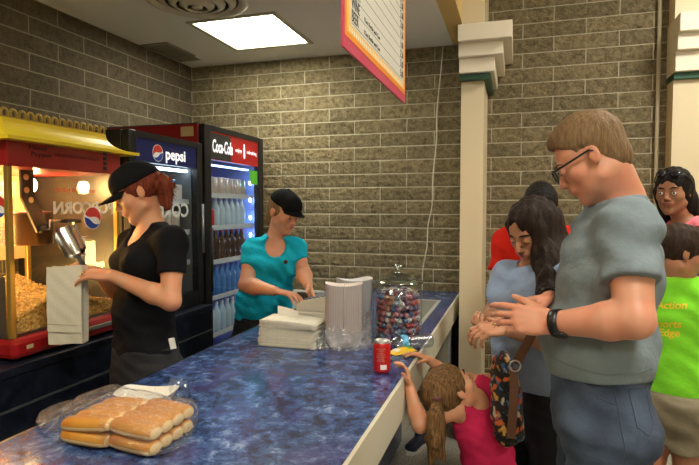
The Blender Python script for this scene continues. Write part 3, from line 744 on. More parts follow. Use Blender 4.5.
# ================================================================== countertop cooler
CY0_, CY1_ = 2.285, 2.945; CX_ = -1.85; cz0, cz1 = KT, 1.922
PEPN = mat('header_navy', (.006, .010, .07), .35, emit=(.008, .014, .10), estr=.15)
def cooler(root, y0, y1, z0, z1, hz, glz0, m_side, frame_w, cavity, shelf_zs, header_mat):
    """case built as real walls round a cavity; door with frame, pane and a header sign"""
    X0, X1 = XL + .03, CX_
    b = B(); w_ = .03
    b.box((X0, y0, z0), (X1 - .05, y0 + w_, z1), .004); b.box((X0, y1 - w_, z0), (X1 - .05, y1, z1), .004)
    b.box((X0, y0 + w_, z0), (X0 + w_, y1 - w_, z1)); b.box((X0 + w_, y0 + w_, z1 - .03), (X1 - .05, y1 - w_, z1)); b.box((X0 + w_, y0 + w_, z0), (X1 - .05, y1 - w_, glz0 - .03))
    b.make('case', m_side, root, world=True)
    b = B(); e = .0015
    b.box((X0 + w_ + e, y0 + w_ + e, glz0 - .028), (X0 + w_ + .008, y1 - w_ - e, z1 - .032)); b.box((X0 + w_ + .008, y0 + w_ + e, glz0 - .028), (X1 - .06, y0 + w_ + .006, z1 - .032)); b.box((X0 + w_ + .008, y1 - w_ - .006, glz0 - .028), (X1 - .06, y1 - w_ - e, z1 - .032))
    b.make('liner', cavity, root, world=True)
    # door frame
    fr = B(); f = frame_w
    fr.box((X1 - .045, y0, z0 + .004), (X1, y0 + f, z1), .005); fr.box((X1 - .045, y1 - f, z0 + .004), (X1, y1, z1), .005)
    fr.box((X1 - .044, y0 + f, z1 - .035), (X1 - .001, y1 - f, z1 - .001)); fr.box((X1 - .044, y0 + f, z0 + .005), (X1 - .001, y1 - f, glz0))
    d = fr.make('door', BLK, root, world=True)
    B().quad((X1 - .012, y0 + f, glz0), (X1 - .012, y1 - f, glz0), (X1 - .012, y1 - f, hz), (X1 - .012, y0 + f, hz)).make('door_glass', PANE, d, world=True)
    hd = B().box((X1 - .04, y0 + f, hz), (X1 - .008, y1 - f, z1 - .036)).make('header_sign', header_mat, root, world=True)
    for sz in shelf_zs:
        sh = B()
        for k in range(26): 
            yk = y0 + w_ + .012 + (y1 - y0 - 2 * w_ - .024) * k / 25; sh.box((X0 + .05, yk - .0015, sz - .006), (X1 - .075, yk + .0015, sz - .002))
        sh.box((X1 - .08, y0 + w_ + .008, sz - .012), (X1 - .073, y1 - w_ - .008, sz + .004)); sh.box((X0 + .045, y0 + w_ + .008, sz - .01), (X0 + .05, y1 - w_ - .008, sz - .001))
        sh.box((X1 - .0735, y0 + w_ + .008, sz - .022), (X1 - .071, y1 - w_ - .008, sz + .010))
        sh.make('shelf', mat('shelf_white', (.55, .62, .68), .4), root, world=True)
    return d, hd
o = empty('countertop_cooler', (-2.2, (CY0_ + CY1_) / 2, KT), 'black glass-door drinks cooler with a navy header, standing on the dark back counter', 'cooler')
LIN1 = mat('liner_grey', (.16, .18, .19), .5)
d, hd = cooler(o, CY0_, CY1_, cz0, cz1, 1.765, 1.02, BLK, .055, LIN1, [1.20, 1.385, 1.57], PEPN)
fx = CX_ - .0075
roundel(o, facex(fx, CY0_ + .235, 1.822) @ Matrix.Identity(4), .046)
ptext('header_lettering', 'pepsi', mat('lit_white_print', (.9, .9, .95), .4, emit=(.9, .93, 1), estr=.55), o, facex(fx + .001, CY0_ + .30, 1.822), .088, 1.05, 'LEFT', bold=.002)
CL = mat('cool_tube', (.9, .95, 1), .4, emit=(.72, .88, 1), estr=7.)
B().box((CX_ - .10, CY0_ + .05, 1.742), (CX_ - .075, CY1_ - .05, 1.757)).make('lamp_tube', CL, o, world=True)
# reflection of the popcorn lettering, modelled as mirrored letters on the glass
ptext('pane_lettering', 'CORN', mat('pale_reflection', (.60, .62, .58), .5), o, facex(CX_ - .011, XP(174, 211, CX_).y, XP(174, 211, CX_).z), .11, -1.0, bold=.003)
B().tube([(CX_ + .018, CY1_ - .03, 1.25), (CX_ + .018, CY1_ - .03, 1.55)], .008, 10).make('door_handle', mat('handle_steel', (.35, .36, .37), .3, metal=.8), d, world=True)
# ---- drinks
def can_mesh(m_body):
    b = B(); R0 = .033
    b.lathe([(0, .003), (.022, .002), (.026, 0), (.0325, .010), (R0, .014), (R0, .104), (.0275, .117)], 20)
    b.mi = 1; b.lathe([(.0275, .117), (.0275, .120), (.0262, .120), (.0255, .116), (0, .116)], 20)
    return b
def bottle(m_liq, hgt=.20, r=.031):
    b = B(); b.lathe([(0, 0), (r * .9, 0), (r, .008), (r, hgt * .55), (r * .95, hgt * .62), (r * .45, hgt * .85), (r * .38, hgt * .9), (r * .38, hgt * .93), (0, hgt * .93)], 18)
    b.mi = 1; b.lathe([(r * .42, hgt * .93), (r * .44, hgt), (0, hgt)], 14)
    return b
ALU = mat('can_aluminium', (.75, .75, .75), .3, metal=.9)
def row(protos, name, cat, xs, ys, z, label, group, protolab=None):
    out = []
    for i, y in enumerate(ys):
        for j, x in enumerate(xs):
            c = protos.copy(); col.objects.link(c); c.location = (x, y, z); tag(c, label, cat, group); out.append(c)
    return out
def proto(b, name, mats): 
    ob = b.make(name, mats); col.objects.unlink(ob); return ob
blue_can = proto(can_mesh(None), 'drink_can', [mat('can_blue', (.02, .22, .55), .25, metal=.5), ALU])
silver_can = proto(can_mesh(None), 'drink_can', [mat('can_silver', (.62, .60, .58), .3, metal=.6), ALU])
red_can = proto(can_mesh(None), 'drink_can', [mat('can_red', (.55, .02, .02), .3, metal=.3), ALU])
brown_b = proto(bottle(None), 'drink_bottle', [mat('bottle_brown', (.05, .02, .01), .12), mat('cap_red', (.5, .02, .02), .4)])
clear_b = proto(bottle(None), 'drink_bottle', [mat('bottle_ice', (.45, .62, .75), .12), mat('cap_white', (.8, .8, .8), .4)])
blue_b = proto(bottle(None), 'drink_bottle', [mat('bottle_blue', (.05, .20, .55), .12), mat('cap_blue', (.05, .1, .5), .4)])
ys5 = [CY0_ + .20 + i * .075 for i in range(5)]
# carton with cans showing above it on the top shelf
t = empty('drink_carton', (-1.98, CY0_ + .36, 1.57), 'open white printed drink carton with blue cans on the cooler top shelf', 'carton')
cy0, cy1 = CY0_ + .12, CY1_ - .10; b = B(); xq = -1.93
b.box((xq - .003, cy0, 1.571), (xq, cy1, 1.665)); b.box((xq - .16, cy0, 1.571), (xq - .157, cy1, 1.665)); b.box((xq - .157, cy0, 1.571), (xq - .003, cy0 + .003, 1.665)); b.box((xq - .157, cy1 - .003, 1.571), (xq - .003, cy1, 1.665)); b.box((xq - .157, cy0 + .003, 1.571), (xq - .003, cy1 - .003, 1.574))
b.make('carton_wall', mat('carton_white', (.72, .73, .72), .6), t, world=True)
ptext('carton_print', 'DRINKS  12 FL OZ', mat('carton_print_grey', (.25, .25, .3), .6), t, facex(xq + .001, (cy0 + cy1) / 2, 1.61), .025)
row(blue_can, 'drink_can', 'can', [xq - .045, xq - .115], [cy0 + .04 + i * .0705 for i in range(6)], 1.5745, 'bright blue drink can in the open white carton in the countertop cooler', 'blue cans in the cooler carton')
row(silver_can, 'drink_can', 'can', [-1.97], [CY0_ + .10 + i * .072 for i in range(7)], 1.385, 'silver drink can on the middle shelf of the countertop cooler', 'silver cans in the countertop cooler')
row(blue_can, 'drink_can', 'can', [-1.97], [CY0_ + .10 + i * .074 for i in range(7)], 1.20, 'blue can on the lower shelf of the countertop cooler', 'blue cans low in the countertop cooler')
# ================================================================== tall cooler
FY0, FY1 = 2.975, 3.79
o = empty('tall_cooler', (-2.2, (FY0 + FY1) / 2, 0), 'tall red-sided drinks cooler with a black door frame and red cola header in the corner', 'cooler')
LIN2 = mat('liner_blue_wash', (.30, .42, .85), .45)  # blue light wash inside the case put into the liner colour
HR = mat('header_red', (.40, .010, .012), .35, emit=(.5, .01, .01), estr=.12)
d, hd = cooler(o, FY0, FY1, .02, 2.05, 1.835, .30, REDM, .075, LIN2, [.45, .68, .93, 1.17, 1.40, 1.615], HR)
for k in range(4): B().box((XL + .05 + (k % 2) * .6, FY0 + .03 + (k // 2) * .68, 0), (XL + .09 + (k % 2) * .6, FY0 + .07 + (k // 2) * .68, .02)).make('foot', BLK, o, world=True)
LW = MATS['lit_white_print']
B().box((XL + .031, FY0 + .001, 2.0502), (CX_ - .051, FY1 - .001, 2.056)).make('bounce_cover', BLK, o, world=True)  # added black cover, keeps red bounce off the ceiling
b = B().box((fx + .0002, FY0 + .078, 1.838), (fx + .002, FY0 + .33, 2.005)); b.make('header_patch', mat('patch_dark', (.03, .03, .03), .4), o, world=True)
sc_txt = ptext('header_lettering', 'Coca-Cola', LW, o, facex(fx + .003, FY0 + .225, 1.92), .115, .52, bold=.002, shear=.15)
B().lathe([(0, -.05), (.012, -.05), (.014, -.03), (.010, -.005), (.013, .012), (.006, .04), (.006, .052), (0, .052)], 12, sx=.15, c=(fx + .003, FY0 + .52, 1.925)).make('bottle_emblem', LW, o, world=True)
ptext('header_lettering', 'enjoy', LW, o, facex(fx + .002, FY0 + .44, 1.925), .042)
ptext('header_lettering', 'refreshing', LW, o, facex(fx + .002, FY0 + .635, 1.925), .038)
B().box((CX_ - .011, FY1 - .20, 1.70), (CX_ - .009, FY1 - .085, 1.80)).make('green_sticker', mat('sticker_green', (.10, .45, .03), .5, emit=(.1, .5, .03), estr=.15), d, world=True)
p = YP(194.5, 131, FY0)
B().box((-2.02, FY0 - .002, p.z - .03), (-1.93, FY0 - .0003, p.z + .03)).make('rating_sticker', mat('sticker_tan', (.55, .42, .2), .6), o, world=True)
COOL2 = mat('cool_strip', (.8, .9, 1), .4, emit=(.35, .55, 1), estr=6.)
for i in range(11): B().box((CX_ - .075, FY1 - .092, .40 + i * .13), (CX_ - .064, FY1 - .080, .425 + i * .13)).make('lamp_tube', mat('cool_spot', (.8, .9, 1), .4, emit=(.45, .65, 1), estr=40.), o, world=True)
B().box((CX_ - .10, FY0 + .10, 1.805), (CX_ - .08, FY1 - .09, 1.815)).make('lamp_tube', COOL2, o, world=True)
B().tube([(CX_ + .02, FY0 + .035, 1.0), (CX_ + .02, FY0 + .035, 1.4)], .009, 10).make('door_handle', BLK2, d, world=True)
fy = [FY0 + .09 + i * .0735 for i in range(9)]
row(silver_can, 'drink_can', 'can', [-1.97], fy[1:9], 1.615, 'silver and red drink can on the upper shelf of the tall cooler', 'silver cans in the tall cooler')
row(red_can, 'drink_can', 'can', [-1.97], fy[:1], 1.615, 'single red can at the near end of the tall cooler upper shelf', 'red cans in the tall cooler')
row(red_can, 'drink_can', 'can', [-1.97], fy[:3], 1.40, 'red can at the near end of the tall cooler second shelf', 'red cans on the second shelf')
row(clear_b, 'drink_bottle', 'bottle', [-1.97], fy[3:], 1.40, 'pale clear bottle on the second shelf of the tall cooler', 'clear bottles in the tall cooler')
row(brown_b, 'drink_bottle', 'bottle', [-1.97], fy, 1.17, 'dark brown bottle on the third shelf of the tall cooler', 'brown bottles in the tall cooler')
row(blue_b, 'drink_bottle', 'bottle', [-1.97], fy, .93, 'blue drink bottle on a lower shelf of the tall cooler', 'blue bottles in the tall cooler')
row(clear_b, 'drink_bottle', 'bottle', [-1.97], fy, .68, 'clear bottle on the second lowest shelf of the tall cooler', 'clear bottles low in the tall cooler')
# ================================================================== hanging menu board
sx_ = -.45
o = empty('menu_board', (-.452, 1.84, 1.95), 'hanging menu board with an orange and pink border and a black price list', 'menu board')
y0, y1, z0_, z1_ = XP(343, 50, -.452).y, XP(405, 100, -.452).y, 1.962, 2.74
print('menu', y0, y1, XP(343, 50, -.452).z, XP(405, 100, -.452).z)
B().box((-.458, y0, z0_), (-.4515, y1, z1_ - .041), .0).make('panel', mat('menu_pink', (.56, .06, .12), .4), o, world=True)
xx = -.4512
B().box((xx, y0 + .014, z0_ + .034), (xx + .0008, y1 - .014, 2.70)).make('border', mat('menu_orange', (.85, .28, .03), .45), o, world=True)
B().box((xx + .0008, y0 + .03, z0_ + .05), (xx + .0014, y1 - .03, 2.70)).make('inner_border', mat('menu_yellow', (.9, .55, .12), .45), o, world=True)
B().box((xx + .0014, y0 + .062, z0_ + .075), (xx + .002, y1 - .045, 2.70)).make('list_field', mat('menu_white', (.68, .67, .60), .45), o, world=True)
for i in range(34):
    B().box((xx + .0015, y0 + .05 + i * .022, z0_ + .055), (xx + .0018, y0 + .059 + i * .022, z0_ + .068)).make('border_dash', WHT, o, world=True)
BP = mat('print_black', (.012, .012, .012), .5)
items = ['BEER', 'WINE', 'SODA', 'ICICLES', 'CANDY', 'WATER', 'COFFEE', 'JUICE', 'CHIPS', 'NACHOS', 'POPCORN', 'PRETZEL', 'PICKLE', 'HOT DOG', 'BURGER', 'PIZZA', 'ICE CREAM']
pr = ['5.00', '5.00', '2.50', '1.00', '1.50', '2.00', '2.00', '2.00', '1.00', '3.00', '2.50', '3.00', '1.00', '3.00', '5.00', '4.00', '2.00']
for i, (a, pz) in enumerate(zip(items, pr)):
    z = z0_ + .100 + i * .0385
    ptext('menu_line', a, BP, o, facex(xx + .0022, y0 + .070, z + .003), .045, .72, 'LEFT')
    if i < 2: ptext('menu_line', '12oz Bottle and Can', BP, o, facex(xx + .0022, y0 + .20, z - .002), .020, 1.2, 'LEFT')
    ptext('menu_price', pz, BP, o, facex(xx + .0022, y1 - .055, z + .002), .040, .9, 'RIGHT')
    B().box((xx + .002, y0 + .07, z - .0170), (xx + .0024, y1 - .05, z - .0155)).make('rule', BP, o, world=True)
# ================================================================== things on the serving counter
random.seed(11)
WPAP = mat('white_paper', (.78, .76, .70), .75, bump=.1, bscale=60, bdist=.002)
CPAP = mat('cream_paper', (.72, .68, .56), .8, var=.05, vscale=30)
# ---- cola can
p = Z(381.7, 372.0, CT)
o = empty('soda_can', (p.x, p.y, CT), 'red cola can standing on the blue counter near its front edge', 'can')
b = B(); b.lathe([(0, .003), (.022, .002), (.026, 0), (.0325, .010), (.033, .014), (.033, .104), (.029, .113)], 36); b.make('body', mat('cola_red', (.55, .015, .015), .28, coat=.4, metal=.15), o)
b = B(); b.lathe([(.029, .113), (.0272, .1195), (.0272, .122), (.0255, .122), (.0248, .117), (0, .1165)], 36); b.make('lid', ALU, o)
b = B(); b.box((-.006, -.012, .1168), (.006, .010, .1182), .001); b.make('pull_tab', ALU, o)
def wrap_text(name, body, m, parent, R, ang, z, size, sx=1., bold=0.):
    cu = bpy.data.curves.new(name, 'FONT'); cu.body = body; cu.size = size; cu.extrude = .0002; cu.align_x = 'CENTER'; cu.align_y = 'CENTER'; cu.offset = bold
    t = bpy.data.objects.new(name, cu); col.objects.link(t); dg = bpy.context.evaluated_depsgraph_get()
    me = bpy.data.meshes.new_from_object(t.evaluated_get(dg)); bpy.data.objects.remove(t); me.materials.clear()
    for v in me.vertices:
        a = ang + v.co.x * sx / R; rr = R + .0004 + v.co.z; v.co = Vector((rr * math.cos(a), rr * math.sin(a), z + v.co.y))
    return finish(name, me, m, parent)
camang = math.atan2(-p.y, -p.x)
for k, ln in enumerate(['NUTRITION', 'FACTS', 'serving 1', 'calories 140', 'sodium 45mg', 'carb 39g', 'sugars 39g']):
    wrap_text('can_print', ln, mat('can_print_cream', (.6, .35, .28), .4), o, .033, camang - .1, .094 - k * .0072, .0065)
b = B()
b.grid(lambda u, v: Vector((.0334 * math.cos(camang - .15 + u * .75), .0334 * math.sin(camang - .15 + u * .75), .018 + v * .018)), 8, 2); b.make('code_box', WHT, o)
# ---- water bottle lying on its side
a, c_ = Z(388, 343.5, CT + .030), Z(430, 340.5, CT + .031)
ax = (c_ - a).normalized(); ln = .205
o = empty('water_bottle', (0, 0, 0), 'clear water bottle with a light blue label lying on its side on the counter', 'bottle', M=frame((a.x, a.y, CT + .0315), ax, UZ.cross(ax), UZ))
RX = Matrix.Rotation(PI / 2, 4, 'Y')
pr_ = [(.0001, .206), (.020, .205), (.028, .200), (.031, .190)]
for i in range(7):
    z = .182 - i * .013; pr_ += [(.031, z), (.0285, z - .004), (.031, z - .009)]
pr_ += [(.031, .088), (.0315, .080), (.0315, .058), (.029, .045), (.018, .022), (.0125, .014), (.0125, .006)]
WB = thin_glass('bottle_plastic', (.84, .88, .92), .20, .12)
B().lathe([(r, z) for r, z in pr_], 30, R=RX).make('body', WB, o)
B().lathe([(.0317, .056), (.0321, .057), (.0321, .084), (.0317, .085)], 30, R=RX).make('label', mat('label_blue', (.12, .42, .70), .4, var=.5, vscale=90), o)
B().lathe([(0, -.008), (.0145, -.008), (.015, -.004), (.015, .006), (.0125, .007)], 20, R=RX).make('cap', MATS['cap_white'], o)
# ---- candy bag
c0 = Z(402, 352.5, CT); ax = (Z(415, 349, CT) - Z(390, 355, CT)).normalized()
o = empty('candy_bag', (0, 0, 0), 'small yellow candy bag with green marks lying beside the cola can', 'bag', M=frame((c0.x, c0.y, CT), ax, UZ.cross(ax), UZ))
def pil(u, v):
    x = (u - .5) * .13; y = (v - .5) * .062; e = (1 - abs(2 * u - 1) ** 4) * (1 - abs(2 * v - 1) ** 3)
    return x, y, e
b = B()
b.grid(lambda u, v: Vector((pil(u, v)[0], pil(u, v)[1], .004 + .016 * pil(u, v)[2] + .002 * math.sin(u * 31) * pil(u, v)[2])), 22, 12)
b.grid(lambda u, v: Vector((pil(u, v)[0], pil(u, v)[1], .004 - .003 * pil(u, v)[2])), 22, 12)
b.make('wrapper', mat('wrapper_yellow', (.80, .52, .01), .3), o)
b = B(); b.grid(lambda u, v: Vector((.02 + u * .035, -.02 + v * .04, .0052 + .0162 * pil((.02 + u * .035) / .13 + .5, (-.02 + v * .04) / .062 + .5)[2])), 6, 6); b.make('green_panel', mat('wrapper_green', (.12, .42, .05), .35), o)
b = B(); b.grid(lambda u, v: Vector((-.05 + u * .025, -.02 + v * .03, .0056 + .0162 * pil((-.05 + u * .025) / .13 + .5, (-.02 + v * .03) / .062 + .5)[2])), 6, 6); b.make('pale_panel', mat('wrapper_pale', (.8, .75, .6), .35), o)
# ---- lollipop jar
jc = Z(398, 338, CT); jx, jy = jc.x, jc.y; JR = .112
o = empty('candy_jar', (jx, jy, CT), 'big round glass jar with a knobbed lid, full of lollipops', 'jar')
JG = thin_glass('jar_glass', (.93, .96, .95), .05, .02)
B().lathe([(.0, .001), (.095, .001), (JR - .006, .006), (JR, .02), (JR + .001, .20), (JR - .004, .228), (JR - .018, .245), (JR - .018, .258), (JR - .010, .262)], 48).make('vessel', JG, o)
B().lathe([(JR - .008, .262), (JR + .002, .264), (JR + .004, .271), (JR - .002, .277), (JR - .02, .279), (.07, .292), (.045, .303), (.02, .309), (.014, .313), (.013, .320), (.022, .330), (.024, .340), (.017, .350), (0, .354)], 48).make('lid', thin_glass('lid_glass', (.74, .80, .78), .22, .05), o)
LC = [('lollipop_red', (.38, .07, .08)), ('lollipop_pink', (.50, .20, .24)), ('lollipop_blue', (.08, .13, .26)), ('lollipop_purple', (.20, .10, .18)), ('lollipop_orange', (.42, .20, .13)), ('lollipop_pale', (.62, .57, .52)), ('lollipop_green', (.16, .22, .12)), ('lollipop_sky', (.20, .30, .42))]
STK = mat('stick_white', (.80, .78, .74), .5)
lp = []
for nm, c_ in LC:
    b = B(); b.ball((0, 0, 0), .0125, 12); b.tube([(0, 0, .011), (0, 0, .016), (0, 0, .026)], [.0045, .003, .008], 8, False); b.mi = 1; b.tube([(0, 0, .014), (0, 0, .078)], .0024, 6)
    q_ = b.make('lollipop', [mat(nm, c_, .3, var=.8, vscale=130), STK]); col.objects.unlink(q_); lp.append(q_)
cnt = 0
cname = ['red', 'pink', 'dark blue', 'purple', 'orange', 'pale', 'green', 'sky blue']
def put_lolly(x, y, z, lean=1.):
    global cnt
    k = random.choices(range(8), [5, 4, 5, 4, 3, 3, 2, 3])[0]
    c_ = lp[k].copy(); col.objects.link(c_); r = math.hypot(x, y)
    ang = math.atan2(y, x)
    dirv = Vector((-math.sin(ang) * random.uniform(-1, 1) - math.cos(ang) * .25, math.cos(ang) * random.uniform(-1, 1) - math.sin(ang) * .25, random.uniform(-.5, .8))).normalized()
    # keep the stick inside the jar
    for _ in range(20):
        tip = Vector((x, y, z)) + dirv * .08
        if math.hypot(tip.x, tip.y) < JR - .008 and .012 < tip.z < .238: break
        dirv = Vector((random.uniform(-1, 1) - 1.0 * x / .1, random.uniform(-1, 1) - 1.0 * y / .1, random.uniform(-.6, .7) if z < .17 else random.uniform(-.8, .2))).normalized()
    c_.matrix_basis = Matrix.Translation((jx + x, jy + y, CT + z)) @ Vector((0, 0, 1)).rotation_difference(dirv).to_matrix().to_4x4()
    tag(c_, 'wrapped %s lollipop on a white stick inside the glass jar' % cname[k], 'lollipop', 'lollipops in the glass jar'); cnt += 1
for lay in range(8):
    nn = 21
    for k in range(nn):
        a = 2 * PI * (k + .5 * (lay % 2)) / nn + random.uniform(-.05, .05); r = .093 + random.uniform(-.006, .003)
        put_lolly(r * math.cos(a), r * math.sin(a), .022 + lay * .0262 + random.uniform(-.004, .004))
for lay in range(7):
    for k in range(8):
        a = 2 * PI * k / 8 + lay; r = .055; put_lolly(r * math.cos(a), r * math.sin(a), .03 + lay * .03)
for k in range(24):
    a = random.random() * 6.3; r = .085 * math.sqrt(random.random()); put_lolly(r * math.cos(a), r * math.sin(a), .222 + random.uniform(-.006, .006))
B().lathe([(JR - .016, .2622), (JR + .005, .2632), (JR + .007, .271), (JR - .004, .2755), (JR - .010, .272)], 48).make('lid_rim', thin_glass('rim_glass', (.45, .52, .50), .30, .05), o)
# ---- nested paper trays
def tray_mesh(A=.083, Bq=.052, A2=.064, B2=.036, H=.042, nfl=60, dip=.012):
    tab = []; acc = 0; pv = None
    for i_ in range(2881):
        t_ = i_ / 2880 * 2 * PI; q_ = Vector((A * math.copysign(abs(math.cos(t_)) ** .45, math.cos(t_)), Bq * math.copysign(abs(math.sin(t_)) ** .45, math.sin(t_))))
        if pv is not None: acc += (q_ - pv).length
        pv = q_; tab.append(acc)
    import bisect
    def pt(u, v):
        t_ = bisect.bisect_left(tab, (u % 1.0) * acc) / 2880 * 2 * PI; c, s_ = math.cos(t_), math.sin(t_)
        ex = .45; cx_ = math.copysign(abs(c) ** ex, c); sy_ = math.copysign(abs(s_) ** ex, s_)
        a = A2 + (A - A2) * v; b_ = B2 + (Bq - B2) * v; fl = 1 + .010 * math.sin(u * nfl * 2 * PI) * min(1, v * 3) * (1 if v < .98 else .3)
        x = a * cx_ * fl; y = b_ * sy_ * fl
        z = v * (H - dip * (1 - (x / a) ** 2)) if v else 0
        return Vector((x, y, z))
    b = B(); N_ = nfl * 4
    b.grid(lambda u, v: pt(u, v), N_, 4, True, True)
    for i_, f_ in enumerate(b.b.faces):
        if (i_ // 3) % 4 == 1: f_.material_index = 1
    f = [b.b.verts.new(pt(k / 48, 0) * .999) for k in range(48)]; b.b.faces.new(f)
    return b
tp = tray_mesh().make('paper_tray', [mat('tray_paper', (.76, .72, .68), .7), mat('tray_stripe', (.62, .45, .42), .7)]); col.objects.unlink(tp)
s1 = Z(345, 342, CT); d1 = math.atan2(-RT.y, -RT.x) + PI
fc = D(344, 300, 2.42)
s1x, s1y = fc.x, fc.y
for k in range(42):
    c_ = tp.copy(); col.objects.link(c_); c_.location = (s1x + random.uniform(-.0006, .0006), s1y + random.uniform(-.0006, .0006), CT + .001 + k * .0059); c_.rotation_euler = (0, 0, YAW + random.uniform(-.008, .008))
    tag(c_, 'white fluted paper food tray nested in the tall front stack beside the jar', 'food tray', 'paper trays in the tall front stack')
fc2 = D(353, 300, 2.59); random.seed(3)
tp2 = tray_mesh(nfl=40).make('paper_tray', [mat('tray_paper_shaded', (.62, .62, .63), .6)] * 2); col.objects.unlink(tp2)  # rear stack's shade put into a greyer paper colour
for k in range(40):
    c_ = tp2.copy(); col.objects.link(c_); c_.location = (fc2.x + .0002 * k, fc2.y, CT + .001 + k * .0062); c_.rotation_euler = (0, 0, YAW + .35 + random.uniform(-.01, .01))
    tag(c_, 'paper tray, shade painted grey, nested in the rear stack, behind the striped front stack', 'food tray', 'paper trays in the rear stack')
# crumpled film round the foot of the stacks
b = B()
def film(u, v):
    a = u * 2 * PI; cx_, sx_ = math.cos(a), math.sin(a)
    r0 = 1.0 + .07 * math.sin(a * 9 + v * 4) + .05 * math.sin(a * 17 + 2 + v * 9)
    flare_ = 1.16 - .06 * v + .07 * (1 - v) ** 3
    p_ = RT * (cx_ * .100 * flare_ * r0) + FH * (sx_ * .078 * flare_ * r0)
    return Vector((s1x + p_.x, s1y + p_.y, CT + .002 + v * (.075 + .03 * math.sin(a * 3 + 1) + .045 * max(0, cx_)) + .004 * math.sin(a * 23)))
b.grid(film, 160, 12, True, True)
tag(b.make('plastic_film', PLASW), 'crumpled clear plastic film round the foot of the tall tray stack', 'plastic wrap')
# ---- single paper tray and clear cup
p = Z(141, 407, CT); 
o = tray_mesh(.092, .060, .062, .036, .045, 60, .010).make('paper_tray', [mat('tray_paper_cream', (.80, .77, .68), .7), mat('tray_flute', (.62, .59, .52), .7)]); o.location = (p.x, p.y + .03, CT + .0005); o.rotation_euler = (0, 0, YAW - .06)
tag(o, 'single empty white paper tray between the bun bag and the counter edge', 'food tray')
p = Z(171, 404, CT)
o = B().lathe([(0, .002), (.030, .002), (.031, .001), (.0365, .056), (.0385, .058), (.0375, .060)], 40).make('clear_cup', thin_glass('cup_plastic', (.93, .95, .97), .05, .05)); o.location = (p.x + .012, p.y + .035, CT)
tag(o, 'low clear plastic cup standing beside the single white paper tray', 'cup')
# ---- hot dog buns in a clear bag
BUN = mat('bun_crust', (.48, .17, .015), .45, col2=(.60, .28, .04), vscale=14, sss=.1)
BUNW = mat('bun_crumb', (.74, .55, .28), .8)
def bun_mesh(L=.148, w_=.057, h_=.043):
    def pt(u, v):
        t_ = (v - .5) * PI; a = u * 2 * PI
        xx_ = math.copysign(abs(math.sin(t_)) ** .75, t_) * L / 2; rr = max(1e-4, math.cos(t_)) ** .32
        y = math.copysign(abs(math.cos(a)) ** .8, math.cos(a)) * w_ / 2 * rr; z = math.sin(a) * h_ / 2 * rr
        if z < 0: z *= .9
        return Vector((xx_, y, z))
    b = B(); b.grid(pt, 28, 20, True, True)
    for f in b.b.faces:
        c_ = f.calc_center_median()
        if -h_ * .22 < c_.z < -h_ * .04: f.material_index = 1
        if c_.x > L * .485: f.material_index = 1
    return b
bp_ = bun_mesh().make('bread_bun', [BUN, BUNW]); col.objects.unlink(bp_)
bo = Vector((-.845, 1.105, CT)); nb = 0
ang0 = PI - .16
for grp in (0, 1):
    for lay in (0, 1):
        for k in range(4):
            c_ = bp_.copy(); col.objects.link(c_)
            ex = Vector((math.cos(ang0 + (.12 if grp else 0)), math.sin(ang0 + (.12 if grp else 0)), 0)); ey = Vector((0, 1, 0))
            pos = bo + ex * (.070 + grp * .142) + ey * (.012 + k * .0465 + lay * .004) + Vector((0, 0, .0205 + lay * .037 - (.004 if grp and lay else 0)))
            tilt = .10 if (grp and lay) else 0
            c_.matrix_basis = Matrix.Translation(pos) @ Matrix.Rotation(ang0 + PI + (.12 if grp else 0) + random.uniform(-.03, .03), 4, 'Z') @ Matrix.Rotation(-tilt, 4, 'Y')
            tag(c_, 'golden hot dog bun packed in the clear bag on the counter, %s layer, %s half' % (('lower', 'upper')[lay], ('right', 'left')[grp]), 'bun', 'hot dog buns, %s layer of the %s half' % (('lower', 'upper')[lay], ('right', 'left')[grp]))
# bag film
FILM = thin_glass('bag_film', (.98, .98, .98), .055, .06, 1.)
exb = Vector((math.cos(ang0), math.sin(ang0), 0))
def bagpt(u, v):
    # u round the section, v along the bag (0 = right end, 1 = gathered left end)
    a = u * 2 * PI; L = -.03 + v * .52
    if v < .66: k = min(1, .6 + v * 9); w_ = .112 * k; h_ = .048 * k
    else:
        q_ = (v - .66) / .34; w_ = .108 * (1 - q_) ** .8 + .05 * q_ + .02 * math.sin(q_ * PI); h_ = .048 * (1 - q_) ** 2.4 + .010 * q_
    if v == 0: w_ *= .2; h_ *= .2
    cr = 1 + (.03 + .10 * max(0, v - .6)) * math.sin(a * 7 + v * 23) + .03 * math.sin(a * 13 - v * 31)
    cy_ = math.copysign(abs(math.cos(a)) ** .6, math.cos(a)); cz_ = math.copysign(abs(math.sin(a)) ** .7, math.sin(a))
    p_ = bo + exb * L + Vector((0, .085 + cy_ * w_ * cr + .03 * max(0, v - .6), 0)); z = h_ * (1 + cz_ * cr * .99)
    return Vector((p_.x, p_.y, CT + .0015 + max(0, z) * .98))
b = B(); b.grid(bagpt, 90, 40, True, True)
tag(b.make('plastic_bag', FILM), 'clear plastic bag of hot dog buns lying at the near end of the counter', 'bag')
